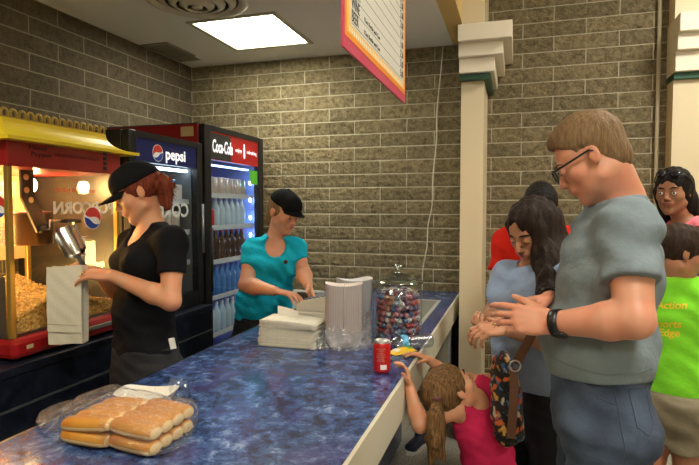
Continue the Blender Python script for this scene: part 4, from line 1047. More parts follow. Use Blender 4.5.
# ---- bundles of flat paper bags
c0, c1, c2 = Z(258, 346, CT), Z(313, 350, CT), Z(327, 339, CT)
ax = (c1 - c0).normalized(); W_ = (c1 - c0).length; ay = UZ.cross(ax); Dp = .15
labs = ['lowest bundle of flat cream paper bags in the pile on the counter', 'middle bundle of flat cream paper bags in the pile on the counter', 'top sagging bundle of flat cream paper bags on the pile']
zz = 0
for i, hh in enumerate((.042, .037, .032)):
    Mx = frame(c0 + UZ * zz + ax * (.004 * i), ax, ay, UZ) @ Matrix.Rotation([0, .03, -.02][i], 4, 'Z')
    o = empty('bag_bundle', (0, 0, 0), labs[i], 'paper bags', 'bundles of flat paper bags', M=Mx)
    n_ = 9
    for j in range(n_):
        z0_b = j * hh / n_; b = B(); sag = .0 if i < 2 else 1.
        x0_ = random.uniform(-.003, .003); w2 = W_ + random.uniform(-.005, .004); dy = random.uniform(-.002, .003)
        def top(u, v, zt=0, x0_=x0_, w2=w2, dy=dy):
            x = x0_ + u * w2; s_ = sag * .016 * (u ** 2) * (j / n_) ; bulge = .003 * math.sin(u * PI)
            return Vector((x, dy + v * Dp, z0_b + zt + bulge * (j / n_) - s_ * .6))
        b.grid(lambda u, v: top(u, v, hh / n_ * .86), 14, 3); b.grid(lambda u, v: top(u, v, .0003), 14, 3)
        for vv in (0, 1): b.grid(lambda u, v: top(u, vv, .0003 + v * (hh / n_ * .86 - .0003)), 14, 2)
        for uu in (0, 1): b.grid(lambda u, v: top(uu, u, .0003 + v * (hh / n_ * .86 - .0003)), 3, 2)
        bmesh.ops.remove_doubles(b.b, verts=b.b.verts, dist=1e-5)
        b.make('flat_bag', CPAP, o)
    zz += hh + .0035
o = B().grid(lambda u, v: Vector((u * .10, .11 + .008 * math.sin(u * 3) , .0 + v * .045 * (1 - .5 * u))) , 10, 4).make('loose_sheet', WPAP, M=None)
o.matrix_basis = frame(c0 + UZ * (zz - .001) + ax * .05, ax, ay, UZ)
tag(o, 'loose folded white sheet standing on top of the paper bag pile', 'paper')
# ---- cash register
REG = mat('register_cream', (.58, .55, .44), .45)
o = empty('cash_register', (-.93, 2.76, CT), 'cream cash register with a sloping keyboard behind the paper bag pile', 'cash register')
x0, x1, y0, y1 = -1.10, -.84, 2.60, 2.96
B().box((x0, y0, CT + .004), (x1, y1, CT + .078), .006).make('drawer_case', REG, o, world=True)
B().box((x0 - .006, y0 + .02, CT + .014), (x0 - .0005, y1 - .02, CT + .066), .002).make('cash_drawer', REG, o, world=True)
b = B(); pr_ = [(x0 + .008, y0 + .008, CT + .0785), (x1 - .01, y0 + .008, CT + .0785), (x1 - .01, y0 + .008, CT + .178), (x1 - .07, y0 + .008, CT + .178), (x1 - .09, y0 + .008, CT + .158), (x0 + .03, y0 + .008, CT + .128), (x0 + .012, y0 + .008, CT + .115), (x0 + .005, y0 + .008, CT + .10)]
b.prism(pr_, (0, y1 - y0 - .016, 0)); bmesh.ops.bevel(b.b, geom=[e for e in b.b.edges], offset=.004, segments=2, affect='EDGES'); b.make('console', REG, o, world=True)
KM = mat('key_grey', (.16, .17, .19), .5)
for i in range(5):
    for j in range(8):
        t_ = (i + .5) / 5; x = x0 + .038 + (x1 - .10 - x0 - .045) * t_; z = CT + .1288 + (.158 - .128) * ((x - x0 - .03) / (x1 - .09 - x0 - .03))
        B().box((x - .008, y0 + .04 + j * .035, z), (x + .008, y0 + .064 + j * .035, z + .007), .002).make('key', KM, o, world=True)
B().box((x1 - .066, y0 + .05, CT + .1785), (x1 - .014, y0 + .20, CT + .20), .004).make('display', KM, o, world=True)
# ---- floor things beside the counter
SH = mat('sneaker_navy', (.02, .025, .05), .6); SOLE = mat('sole_white', (.6, .6, .58), .6)
def shoe(parent, ankle, fwd, m, sole, L=.27, name='shoe'):
    """shoe under an ankle point; z=0 is the ground"""
    f = Vector((fwd[0], fwd[1], 0)).normalized(); s_ = f.cross(UZ); k = L / .27
    Rm = Matrix(((s_.x, f.x, 0), (s_.y, f.y, 0), (0, 0, 1)))
    a = Vector((ankle[0], ankle[1], ankle[2] if len(ankle) > 3 else 0)); g = a.copy(); g.z = 0
    q_ = SDF(); q_.ecap(g - f * .045 * k + UZ * .050 * k, g + f * .13 * k + UZ * .036 * k, (.037 * k, .040 * k), (.043 * k, .028 * k), s_, .03)
    q_.cap(g - f * .03 * k + UZ * .05, g - f * .015 * k + UZ * .095 * k, .038 * k, .040 * k, .03); q_.plane(g + UZ * .018, (0, 0, -1), .004); q_.plane(g + UZ * .112 * k, (0, 0, 1), .004)
    sh = q_.mesh(name, m, parent, .006)
    b = B(); b2 = []
    for i in range(28):
        t_ = 2 * PI * i / 28; u = math.sin(t_); c = math.cos(t_); w_ = .047 * k * (1 - .12 * (1 - c) / 2 - .12 * math.exp(-((c + .1) / .3) ** 2)); b2.append(g + f * (.045 * k + c * .135 * k) + s_ * (math.copysign(abs(u) ** .8, u) * w_) + UZ * .001)
    b.prism(b2, (0, 0, .022)); b.make('sole', sole, sh, world=True)
    return sh
g = Z(420, 437, 0); g.x = -.57; g.y = 3.40
o = empty('sneaker', (g.x, g.y, 0), 'dark navy sneaker with a pale sole on the floor under the counter end', 'shoe')
shoe(o, g, (-.3, -1), SH, SOLE, .26, 'upper')
B().tube([(g.x + .02, g.y + .01, .10), (g.x + .02, g.y + .01, .13)], [.034, .036], 16).make('collar', SH, o, world=True)
# pink and black bag on the floor
g = D(414, 470, 2.5)
PK = mat('bag_pink', (.62, .05, .16), .6); BKF = mat('bag_black', (.012, .012, .014), .7)
o = empty('backpack', (g.x, g.y, 0), 'pink and black backpack with pale piping on the floor below the counter front', 'backpack')
q_ = SDF(); q_.box((g.x, g.y, .155), (.15, .085, .15), rd=.06); q_.box((g.x, g.y - .08, .10), (.11, .035, .075), rd=.03)
q_.mesh('body', PK, o, .008)
for s_ in (-1, 1):
    b = B(); b.tube([(g.x + s_ * .02, g.y - .02, .303), (g.x + s_ * .06, g.y - .075, .30), (g.x + s_ * .10, g.y - .115, .22), (g.x + s_ * .12, g.y - .11, .12)], .016, 10); b.make('strap', BKF, o, world=True)
    b = B(); b.tube([(g.x + s_ * .045, g.y - .03, .315), (g.x + s_ * .085, g.y - .085, .305), (g.x + s_ * .125, g.y - .12, .22)], .006, 8); b.make('piping', mat('piping_white', (.75, .7, .72), .5), o, world=True)
B().tube([(g.x - .03, g.y, .30), (g.x - .02, g.y, .335), (g.x + .02, g.y, .335), (g.x + .03, g.y, .30)], .007, 8).make('top_handle', BKF, o, world=True)
# ================================================================== people: sculpting helpers
def skin(name, c, rough=.42): return mat(name, c, rough, bump=.25, bscale=140, bdist=.0012, col2=(min(1, c[0] * 1.06), c[1] * .84, c[2] * .80), vscale=16, sss=.10, spec=.4)
def cloth(name, c, var=.05, bump=.35, rough=.9): return mat(name, c, rough, bump=min(1, bump * 2), bscale=20, var=var, vscale=18, bdist=.014, spec=.12)
def hairm(name, c, c2):
    return mat(name, c, .52, col2=c2, vscale=26, stretch=(6, 6, .5), bump=.8, bscale=50, bdist=.004, detail=6, spec=.16)
def hframe(pos, fwd, up=(0, 0, 1)):
    f = Vector(fwd).normalized(); u = Vector(up); x = f.cross(u).normalized(); u = x.cross(f).normalized()
    return frame(pos, x, f, u)          # x = the person's right, y = forward, z = up
class Head:
    def __init__(s, pos, fwd, up=(0, 0, 1), k=1.): s.M = hframe(pos, fwd, up); s.k = k; s.R = s.M.to_3x3()
    def w(s, x, y, z): return s.M @ Vector((x * s.k, y * s.k, z * s.k))
    def r(s, *a): return tuple(v * s.k for v in a)
    def ell(s, q, c, r, k=.012, op='u', rot=None):
        R = s.R if rot is None else s.R @ rot
        q.ell(s.w(*c), s.r(*r), R.to_4x4(), k * s.k, op)
    def cap(s, q, a, b, ra, rb=None, k=.012, op='u'):
        q.cap(s.w(*a), s.w(*b), ra * s.k, (ra if rb is None else rb) * s.k, k * s.k, op)
    def sculpt(s, q, neck, nr=.055, female=False, open_eye=False, child=False):
        s.ell(q, (0, -.012, .035), (.072, .094, .081), .02)
        s.ell(q, (0, .034, .028), (.060, .050, .055), .02)
        s.ell(q, (0, .030, -.030), (.057, .058, .073), .025)
        for g in (-1, 1):
            s.ell(q, (g * .040, .048, -.022), (.023, .027, .022), .02)
            s.cap(q, (g * .046, .0, -.058), (g * .010, .062, -.094), .022, .017, .025)
        s.ell(q, (0, .068, -.098), (.019, .017, .015), .014)
        s.cap(q, (-.032, .078, .019), (.032, .078, .019), .009 if female or child else .011, k=.012)
        for g in (-1, 1): s.ell(q, (g * .030, .096, .001), (.017, .013, .011), .010, 's')
        s.cap(q, (0, .086, .010), (0, .104, -.028), .0065, .0095, .008)
        s.ell(q, (0, .107, -.031), (.010, .010, .009), .006)
        for g in (-1, 1): s.ell(q, (g * .011, .098, -.034), (.008, .009, .007), .006)
        s.ell(q, (0, .082, -.057), (.027, .015, .019), .012)
        s.ell(q, (0, .099, -.077), (.017, .007, .004), .008, 's')
        for g in (-1, 1):
            s.ell(q, (g * .030, .0795, .000), (.0135, .0128, .0125 if not open_eye else .0122), .003)
            s.ell(q, (g * .076, -.012, -.004), (.0075, .016, .028), .006, rot=Matrix.Rotation(g * .25, 3, 'Z') @ Matrix.Rotation(.15, 3, 'X'))
            s.ell(q, (g * .086, -.007, .002), (.006, .010, .017), .004, 's')
        q.cap(s.w(0, -.022, -.045), neck, nr * .94, nr, .02)
        q.cap(s.w(0, .02, -.075), Vector(neck) , nr * .55, nr * .7, .03)
    def features(s, parent, hm, lipc=(.45, .16, .14), open_eye=False, brow=True):
        LP = mat('lips_%02d%02d' % (int(lipc[0] * 99), int(lipc[1] * 99)), lipc, .45)
        q = SDF(); s.ell(q, (0, .0945, -.0525), (.021, .0065, .0045), .004); s.ell(q, (0, .0935, -.0605), (.017, .007, .0055), .004)
        q.mesh('lips', LP, parent, .0025)
        for g in (-1, 1):
            if brow:
                B().tube([s.w(g * .013, .094, .021), s.w(g * .026, .094, .026), s.w(g * .040, .083, .025), s.w(g * .047, .073, .020)], [.002 * s.k, .0036 * s.k, .003 * s.k, .0015 * s.k], 8).make('eyebrow', hm, parent, world=True)
            e = B(); zz = -.0035 if not open_eye else .005
            e.tube([s.w(g * .0185, .0885, zz - .001), s.w(g * .026, .0925, zz), s.w(g * .034, .0915, zz), s.w(g * .0425, .084, zz - .001)], [.0008 * s.k, .0016 * s.k, .0016 * s.k, .0008 * s.k], 6).make('eyelashes', mat('lash_dark', (.02, .012, .01), .6), parent, world=True)
            if open_eye:
                B().ball(s.w(g * .030, .0812, -.0015), .0116 * s.k, 16).make('eyeball', mat('eye_white', (.75, .72, .68), .2), parent, world=True)
                B().ball(s.w(g * .031, .0872, -.002), (.0066 * s.k,) * 3, 12).make('iris', mat('iris_brown', (.03, .015, .01), .2), parent, world=True)
def hand(q, wr, d, n, side, s=1., curls=((.3, .4, .3),) * 4, thumb=(.6, .75, .25), spread=.06, tb=.4):
    """wr wrist, d pointing direction, n palm normal, side = +1/-1 picks the thumb side (t = d x n * side)"""
    d = Vector(d).normalized(); n = Vector(n); n = (n - d * n.dot(d)).normalized(); t = d.cross(n) * side; wr = Vector(wr)
    R = Matrix((t, d, n)).transposed().to_4x4()
    q.ell(wr + d * .052 * s, (.040 * s, .056 * s, .0155 * s), R, .014 * s)
    for i in range(4):
        base = wr + d * ((.092, .096, .092, .082)[i] * s) + t * ((.031, .0105, -.010, -.029)[i] * s)
        q.cap(wr + d * .012 * s + t * ((.016, .006, -.006, -.016)[i] * s), base, .0135 * s, .0105 * s, .008 * s)
        L = [.043, .027, .021]; kf = (.95, 1.05, 1., .8)[i]; A = 0; p = base
        dd = (d + t * spread * (1.5 - i)).normalized()
        rr = [.0098, .0088, .0080, .0068]
        for j in range(3):
            A += curls[i][j]; v = dd * math.cos(A) + n * math.sin(A); p2 = p + v * L[j] * kf * s
            q.cap(p, p2, rr[j] * s * (.95 if i == 3 else 1), rr[j + 1] * s * (.95 if i == 3 else 1), .003 * s); p = p2
    td = (d * thumb[0] + t * thumb[1] + n * thumb[2]).normalized(); p = wr + d * .018 * s + t * .020 * s
    q.cap(p, p + td * .046 * s, .0165 * s, .0125 * s, .010 * s); p = p + td * .046 * s
    td = (td + d * tb * .6 + n * tb * .4).normalized(); q.cap(p, p + td * .034 * s, .0115 * s, .0098 * s, .004 * s); p = p + td * .034 * s
    td = (td + d * tb * .3 + n * tb * .5).normalized(); q.cap(p, p + td * .024 * s, .0098 * s, .0078 * s, .004 * s)
    return p
class Fig:
    """joints: neck, chest, waist, pelvis, shL, shR, elL, elR, wrL, wrR, hipL.. (world points)"""
    def __init__(s, **k):
        s.__dict__.update(k); s.lat = (Vector(s.shL) - Vector(s.shR)).normalized()
        s.fw = UZ.cross(s.lat) * -1     # forward = lat(right->left) x up
        s.fw = s.lat.cross(UZ).normalized()
        if not hasattr(s, 'plat'): s.plat = s.lat
    def torso(s, q, g=0., bust=0., arms=True):
        (pw, pd), (ww, wd), (cw, cdp) = s.rad
        q.ecap(s.pelvis, s.waist, (pw + g, pd + g), (ww + g, wd + g), s.plat, .04)
        q.ecap(s.waist, s.chest, (ww + g, wd + g), (cw + g, cdp + g), s.lat, .04)
        up = Vector(s.chest).lerp(Vector(s.neck), .62)
        q.ecap(s.chest, up, (cw + g, cdp + g), (cw * .62 + g, cdp * .62 + g), s.lat, .04)
        for sh in (s.shL, s.shR):
            q.cap(Vector(s.neck).lerp(Vector(s.chest), .22), Vector(sh), (.037 if bust else .050) * s.k + g, s.ar[0] * .92 + g, .045)
            q.cap(Vector(sh), Vector(s.chest).lerp(Vector(sh), .45), s.ar[0] * .95 + g, s.ar[0] * .95 + g, .04)
        if bust:
            for m_ in (-1, 1):
                c_ = Vector(s.chest) + s.lat * m_ * .075 * s.k + s.fw * (cdp * .62) - UZ * .02
                q.ell(c_, (bust + g, bust + g, bust + g), None, .04)
    def arm(s, q, side, g=0., upto=1., wrist=True):
        sh, el, wr = (Vector(getattr(s, n + side)) for n in ('sh', 'el', 'wr'))
        a0, a1, a2, a3 = s.ar
        if upto < 1.:
            e = sh.lerp(el, upto); q.cap(sh, e, a0 + g, a0 + (a1 - a0) * upto + g * 1.35, .02); return e
        m = sh.lerp(el, .5); q.cap(sh, m, a0 + g, (a0 + a1) / 2 * 1.04 + g, .02); q.cap(m, el, (a0 + a1) / 2 * 1.04 + g, a1 + g, .015)
        m = el.lerp(wr, .3); q.cap(el, m, a1 + g, a1 * 1.06 + g, .015); q.cap(m, wr, a1 * 1.06 + g, a3 + g, .015)
    def leg(s, q, side, g=0., upto=2.):
        h, kn, an = (Vector(getattr(s, n + side)) for n in ('hip', 'kn', 'an'))
        l0, l1, l2, l3 = s.lr
        if upto <= 1.: q.cap(h, h.lerp(kn, upto), l0 + g, l0 + (l1 - l0) * upto + g * 1.2, .03); return
        q.cap(h, kn, l0 + g, l1 + g, .03); m = kn.lerp(an, .3)
        q.cap(kn, m, l1 + g, l2 + g, .02); q.cap(m, an, l2 + g, l3 + g * 1.5, .02)
    def feet(s, q, fd, L=.24):
        for sd in 'LR':
            an = Vector(getattr(s, 'an' + sd)); f = Vector(fd); g_ = Vector((an.x, an.y, .030))
            q.cap(an, g_ + UZ * .02, s.lr[3], .034, .02); q.cap(g_ - f * .03, g_ + f * L * .35, .028, .026, .02); q.cap(g_ + f * L * .3, g_ + f * L * .62, .027, .018, .02)
def folds(q, amp, fx, seed=0, dirv=(0, 0, 1)):
    a, b, c = [float(v) for v in Vector(dirv).normalized()]
    def f(X, Y, Z_):
        u = (X * a + Y * b + Z_ * c) * fx
        w_ = np.sin(X * fx * .55 + seed) * 1.3 + np.sin(Y * fx * .6 + seed * 2) * 1.2 + np.sin(Z_ * fx * .35 + seed) * .8
        s1 = np.sin(u + w_ * 1.3); return (1.35 * amp * (np.abs(s1) ** .7 * np.sign(s1) * .8 + .6 * np.sin(u * 2.1 - w_ * 1.7 + 1))).astype(np.float32)
    q.fn(f, .02)
def strands(q, amp, f, axis_amp=.0, seed=0, R=None):
    """ridges running along local z of R"""
    Rm = np.array(R.to_3x3()) if R is not None else np.eye(3)
    def g(X, Y, Z_):
        x = X * Rm[0, 0] + Y * Rm[1, 0] + Z_ * Rm[2, 0]; y = X * Rm[0, 1] + Y * Rm[1, 1] + Z_ * Rm[2, 1]; z = X * Rm[0, 2] + Y * Rm[1, 2] + Z_ * Rm[2, 2]
        return (amp * (np.sin(x * f + 2 * np.sin(z * 14 + seed) + seed) + np.sin(y * f * 1.13 + 2 * np.sin(z * 11 + seed)) + .5 * np.sin((x + y) * f * 2.1 + z * 30))).astype(np.float32)
    q.fn(g, .02)
def cutbox(q, pt, d, w_=.11, L=.12):
    """removes what lies beyond pt in direction d (for sleeve and trouser ends)"""
    d = Vector(d).normalized(); x = d.orthogonal().normalized(); y = d.cross(x)
    R = Matrix((x, y, d)).transposed().to_4x4()
    q.box(Vector(pt) + d * L, (w_, w_, L), R, .002, .004, 's')
def shirt(F, name, m, parent, g=.011, sleeve=.5, hem=None, neck=('crew', .07), fold=.003, fx=38, h=.006, bust=0., extra=None, hemn=(0, 0, -1), seed=0):
    q = SDF()
    if sleeve:
        for sd in 'LR':
            e = F.arm(q, sd, g + .003, sleeve); sh = Vector(getattr(F, 'sh' + sd)); el = Vector(getattr(F, 'el' + sd))
            cutbox(q, e, (el - sh), .10, .09)
    F.torso(q, g, bust)
    if extra: extra(q)
    if fold: folds(q, fold, fx, seed, (.3, .2, 1))
    nk = Vector(F.neck); ch = Vector(F.chest); hd = Vector(F.headc)
    ax = (hd - nk).normalized()
    if neck[0] == 'crew': q.cap(nk + ax * .012 + F.fw * .012, nk + ax * .14, neck[1], neck[1] + .03, .006, 's')
    elif neck[0] == 'v':
        q.cap(nk + ax * .015 + F.fw * .01, nk + ax * .14, neck[1], neck[1] + .03, .006, 's')
        v0 = nk + F.fw * .06; v1 = nk + F.fw * (F.rad[2][1] + .05) - UZ * neck[2]
        for t_ in np.linspace(0, 1, 7): q.cap(v0.lerp(v1, t_), v0.lerp(v1, t_) + F.fw * .12, neck[1] * (1 - t_) * .95 + .006, None, .006, 's')
    elif neck[0] == 'scoop':
        q.cap(nk + ax * .01, nk + ax * .14, neck[1], neck[1] + .03, .006, 's')
        q.ell(nk + F.fw * (F.rad[2][1] * .95) - UZ * neck[2] * .35, (neck[1] * 1.05, .075, neck[2] * .75), Matrix((F.lat, F.fw, UZ)).transposed().to_4x4(), .006, 's')
    if hem is not None: q.plane(hem, hemn, .006)
    q.plane(nk + ax * .11, (ax), .004)
    return q.mesh(name, m, parent, h)
def pants(F, name, m, parent, top, g=.012, upto=2., fold=.003, h=.007, ends=None, topn=(0, 0, 1)):
    q = SDF()
    for sd in 'LR': F.leg(q, sd, g, upto)
    if ends is not None:
        for sd in 'LR':
            hp, kn, an = (Vector(getattr(F, n + sd)) for n in ('hip', 'kn', 'an'))
            if upto <= 1.: cutbox(q, hp.lerp(kn, upto), kn - hp, .115, .09)
            else: cutbox(q, an + UZ * .02, (0, 0, -1), .09, .08)
    (pw, pd), (ww, wd), c_ = F.rad
    q.ecap(F.pelvis, F.waist, (pw + g, pd + g), (ww + g * .8, wd + g * .8), F.plat, .04)
    for sd in 'LR': q.ell(Vector(getattr(F, 'hip' + sd)) - F.fw * .045 * F.k + UZ * .01, (.085 * F.k + g, .085 * F.k + g, .09 * F.k), None, .04)
    if fold: folds(q, fold, 45, 2, (.2, .1, 1))
    q.plane(top, topn, .004)
    return q.mesh(name, m, parent, h)
def autolegs(F, ground=(0, 0), kneefwd=.03, spread=.09, hipz=None, sp2=None):
    pc = Vector(F.pelvis); lt = F.plat; sp2 = sp2 or spread
    for sd, g in (('L', 1), ('R', -1)):
        h = pc + lt * g * spread - UZ * .02; a = Vector((pc.x + ground[0], pc.y + ground[1], .085 * F.k)) + lt * g * sp2
        setattr(F, 'hip' + sd, h); setattr(F, 'an' + sd, a); kz = a.z + (h.z - a.z) * .49
        kn = h.lerp(a, .51) + F.fw * kneefwd; setattr(F, 'kn' + sd, Vector((kn.x, kn.y, kz)))
def cap_hat(H, parent, m, z0=.026, brim_w=.064, brim_l=.078, drop=-.18):
    q = SDF(); H.ell(q, (0, -.010, .042), (.084, .106, .092), .01)
    H.ell(q, (0, .055, .052), (.062, .040, .055), .03)
    q.plane(H.w(0, 0, z0), -(H.R @ Vector((0, .10, 1))), .006)
    d = q.mesh('baseball_cap', m, parent, .005)
    b = B()
    def br(u, v, off=0):
        a = (u - .5) * 2; x = a * brim_w * (1 - .10 * v * abs(a)); y = .082 - .050 * a * a + v * brim_l * math.sqrt(max(0, 1 - .80 * a * a)) 
        z = z0 - .10 * (.078 - .045 * a * a) + .004 - (.002 + .013 * v) * a * a + drop * v * brim_l - off
        return H.w(x, y, z)
    b.grid(lambda u, v: br(u, v), 22, 10); b.grid(lambda u, v: br(u, v, .005), 22, 10)
    b.grid(lambda u, v: br(u, 1, .005 * v), 22, 2); b.grid(lambda u, v: br(0, u, .005 * v), 10, 2); b.grid(lambda u, v: br(1, u, .005 * v), 10, 2)
    bmesh.ops.remove_doubles(b.b, verts=b.b.verts, dist=1e-5)
    b.make('brim', m, d, world=True)
    B().ball(H.w(0, -.010, .134), .007 * H.k, 10).make('button', m, d, world=True)
    return d
def drape(name, pts, target, view, r, m, parent, n=14):
    # a seam or stitched line lying on the surface of a garment
    inv = LM(target).inverted(); out = []; view = Vector(view).normalized(); dl = (inv.to_3x3() @ view).normalized()
    for i in range(len(pts) - 1):
        for j in range(n + (i == len(pts) - 2)):
            p = Vector(pts[i]).lerp(Vector(pts[i + 1]), j / n); ok, hp, hn, _ = target.ray_cast(inv @ (p - view * .4), dl)
            if ok: out.append(LM(target) @ (hp + hn * r * .4))
    if len(out) > 2: return B().tube(out, r, 6).make(name, m, parent, world=True)
def band(c, ax, r, w_, th=.003, n=24):
    ax = Vector(ax).normalized(); x = ax.orthogonal().normalized(); y = ax.cross(x); b = B()
    prof = [(r, -w_ / 2), (r + th, -w_ / 2), (r + th, w_ / 2), (r, w_ / 2), (r, -w_ / 2)]
    b.lathe(prof, n, (0, 0, 0)); bmesh.ops.transform(b.b, matrix=frame(c, x, y, ax), verts=b.b.verts); return b
def body_obj(q, parent, m, h): return q.mesh('body', m, parent, h)
SKA = skin('skin_warm', (.60, .32, .18)); SKB = skin('skin_fair', (.62, .35, .23)); SKC = skin('skin_olive', (.48, .25, .145)); SKD = skin('skin_ruddy', (.60, .30, .19)); SKF = skin('skin_brown', (.32, .16, .09)); SKG = skin('skin_tan', (.42, .21, .12))
# ================================================================== man in the grey T-shirt
pel = D(598, 414, 1.55)
o = empty('person', (pel.x, pel.y, 0), 'tall man in a grey T-shirt, jeans and glasses, looking down at his hands', 'person')
F = Fig(neck=D(621, 199, 1.52), chest=D(610, 260, 1.55), waist=D(601, 340, 1.55), pelvis=pel, shL=D(627, 230, 1.40), shR=D(600, 232, 1.72),
        elL=D(635, 320, 1.30), wrL=D(553, 323, 1.44), elR=D(600, 320, 1.80), wrR=D(550, 300, 1.64), headc=D(592, 158, 1.5),
        rad=((.160, .118), (.150, .120), (.170, .112)), ar=(.053, .044, .042, .029), lr=(.095, .065, .062, .045), k=1.0)
autolegs(F, (.03, 0), .02, .095)
Hd = Head(D(592, 158, 1.5), IV(-.76, -.42, -.50), k=.97)
q = SDF(); F.torso(q, 0); [F.arm(q, s_) for s_ in 'LR']; [F.leg(q, s_) for s_ in 'LR']; F.feet(q, F.fw); Hd.sculpt(q, F.neck, .062)
hand(q, F.wrL, IV(-.94, -.30, .06), IV(-.15, -.93, -.30), -1, 1.0, ((.20, .5, .3), (.35, .6, .4), (.5, .65, .4), (.65, .7, .4)), (.80, .50, .25), tb=.3)
hand(q, F.wrR, IV(-.95, .15, -.12), IV(-.1, .5, -.85), 1, 1.0, ((.8, .9, .5), (.9, .9, .5), (.95, .9, .5), (1., .9, .5)), (.8, .35, .6), tb=.5)
bd = body_obj(q, o, SKD, .0046)
HM = hairm('hair_sandy', (.13, .075, .035), (.22, .14, .07))
Hd.features(o, HM, (.50, .22, .17))
q = SDF(); Hd.ell(q, (0, -.013, .045), (.0748, .0965, .0825), .01); Hd.ell(q, (0, -.004, .062), (.064, .084, .072), .03); Hd.ell(q, (0, -.052, -.022), (.058, .047, .056), .03); Hd.ell(q, (0, .040, .078), (.046, .044, .036), .03)
Hd.ell(q, (0, .095, -.004), (.125, .078, .082), .008, 's')
for g_ in (-1, 1): Hd.ell(q, (g_ * .072, .062, .026), (.030, .030, .026), .012, 's')
for g_ in (-1, 1): Hd.ell(q, (g_ * .083, .012, -.012), (.022, .036, .046), .008, 's')
strands(q, .0005, 300, R=Hd.R.to_4x4()); q.mesh('hair', HM, o, .004)
GR = cloth('tshirt_grey', (.19, .235, .26), .05, .3)
def ex(q): q.ell(Vector(F.waist) + F.fw * .03, (.135, .13, .12), None, .05)
sh_ = shirt(F, 'tshirt', GR, o, .015, .60, D(603, 374, 1.55), ('crew', .066), .0035, 30, .006, extra=ex, hemn=IV(.02, .12, -1))
e = Vector(F.shL).lerp(Vector(F.elL), .57)
JM = mat('jeans_dark', (.018, .028, .055), .85, col2=(.065, .095, .15), vscale=7, bump=.5, bscale=70, bdist=.004)
pt = pants(F, 'jeans', JM, o, D(603, 360, 1.55), .009, 2., .0022, .006, ends=1)
SEAM = mat('jean_stitch', (.05, .065, .095), .8); vw = FH
drape('pocket_stitching', [D(628, 388, 1.4), D(650, 386, 1.4), D(648, 420, 1.4), D(638, 428, 1.4), D(628, 420, 1.4), D(628, 388, 1.4)], pt, vw, .0016, SEAM, pt)
drape('side_seam', [D(613, 384, 1.4), D(614, 440, 1.4), D(612, 500, 1.4)], pt, vw, .0018, SEAM, pt)
drape('front_pocket_edge', [D(590, 386, 1.4), D(600, 398, 1.4), D(612, 402, 1.4)], pt, vw, .0016, SEAM, pt)
drape('hem_stitching', [D(556, 365, 1.4), D(580, 371, 1.4), D(605, 374, 1.4), D(630, 371, 1.4), D(650, 366, 1.4)], sh_, vw, .0012, mat('grey_thread', (.15, .18, .20), .8), sh_)
# watch and glasses
wd = (Vector(F.wrL) - Vector(F.elL)).normalized(); wp = Vector(F.wrL) - wd * .012
wt = band(wp, wd, .0325, .024, .004).make('wristwatch', BLK, o, world=True)
B().lathe([(0, 0), (.018, 0), (.018, .007), (0, .008)], 20, R=frame((0, 0, 0), wd, wd.cross(IV(0, .6, -.7)).normalized(), IV(0, .6, -.7))).make('watch_face', BLK, wt, M=Matrix.Translation(LM(wt).inverted() @ (wp + IV(0, .6, -.7).normalized() * .033)))
wd = (Vector(F.wrR) - Vector(F.elR)).normalized(); band(Vector(F.wrR) + wd * .004, wd, .033, .020, .004).make('wristband', BLK, o, world=True)
gl = B()
for g_ in (-1, 1):
    pts = [(g_ * .009, .112, .008), (g_ * .012, .112, .016), (g_ * .050, .104, .017), (g_ * .057, .100, .010), (g_ * .054, .101, -.010), (g_ * .045, .106, -.018), (g_ * .020, .111, -.018), (g_ * .010, .113, -.006), (g_ * .009, .112, .008)]
    gl.tube([Hd.w(*p) for p in pts], .0021, 8)
    gl.tube([Hd.w(g_ * .057, .100, .012), Hd.w(g_ * .074, .05, .012), Hd.w(g_ * .082, -.005, .014), Hd.w(g_ * .079, -.025, .0)], [.0032, .003, .0028, .002], 8)
gl.tube([Hd.w(-.009, .114, .008), Hd.w(0, .116, .010), Hd.w(.009, .114, .008)], .002, 8)
go = gl.make('glasses', BLK, o, world=True)
for g_ in (-1, 1):
    B().grid(lambda u, v: Hd.w(g_ * (.012 + u * .042), .112 - u * .008, -.015 + v * .03), 3, 3).make('lens', PANE, go, world=True)
for sd in 'LR': shoe(o, getattr(F, 'an' + sd), F.fw, mat('shoe_brown', (.06, .035, .02), .6), SOLE, .29)
# folded money passed between the two pairs of hands
pm_ = D(513, 316, 1.60)
# ================================================================== long-haired woman in the blue T-shirt
DW = lambda px, py, d: D(px, py, d * 1.055)
pel = DW(538, 400, 2.03)
o = empty('person', (pel.x, pel.y, 0), 'long dark haired woman in a pale blue T-shirt with a floral bag, looking down', 'person')
F = Fig(neck=DW(536, 264, 2.04), chest=DW(533, 300, 2.03), waist=DW(534, 345, 2.02), pelvis=pel, shL=DW(558, 280, 1.90), shR=DW(508, 277, 2.14),
        elL=DW(563, 345, 1.84), wrL=DW(507, 329, 1.80), elR=DW(492, 318, 2.10), wrR=DW(497, 321, 1.90), headc=DW(533, 232, 2.02),
        rad=((.162, .122), (.138, .118), (.152, .102)), ar=(.045, .039, .037, .025), lr=(.090, .058, .055, .040), k=.94)
autolegs(F, (0, 0), .02, .085)
Hd = Head(DW(532, 231, 2.02), IV(-.72, .50, -.42), k=1.01)
q = SDF(); F.torso(q, 0, .05); [F.arm(q, s_) for s_ in 'LR']; [F.leg(q, s_) for s_ in 'LR']; F.feet(q, F.fw); Hd.sculpt(q, F.neck, .048, True)
hand(q, F.wrL, IV(-.97, .1, -.02), IV(-.1, -.35, -.9), -1, .90, ((.5, .8, .5), (.6, .8, .5), (.65, .8, .5), (.7, .8, .6)), (.8, .4, .4))
hand(q, F.wrR, IV(-.75, .45, -.25), IV(.3, -.2, .9), -1, .88, ((.9, 1., .6), (1., 1., .6), (1., 1., .6), (1., 1., .6)), (.7, .4, .5))
body_obj(q, o, SKC, .005)
HB = hairm('hair_black_brown', (.010, .006, .005), (.035, .020, .015))
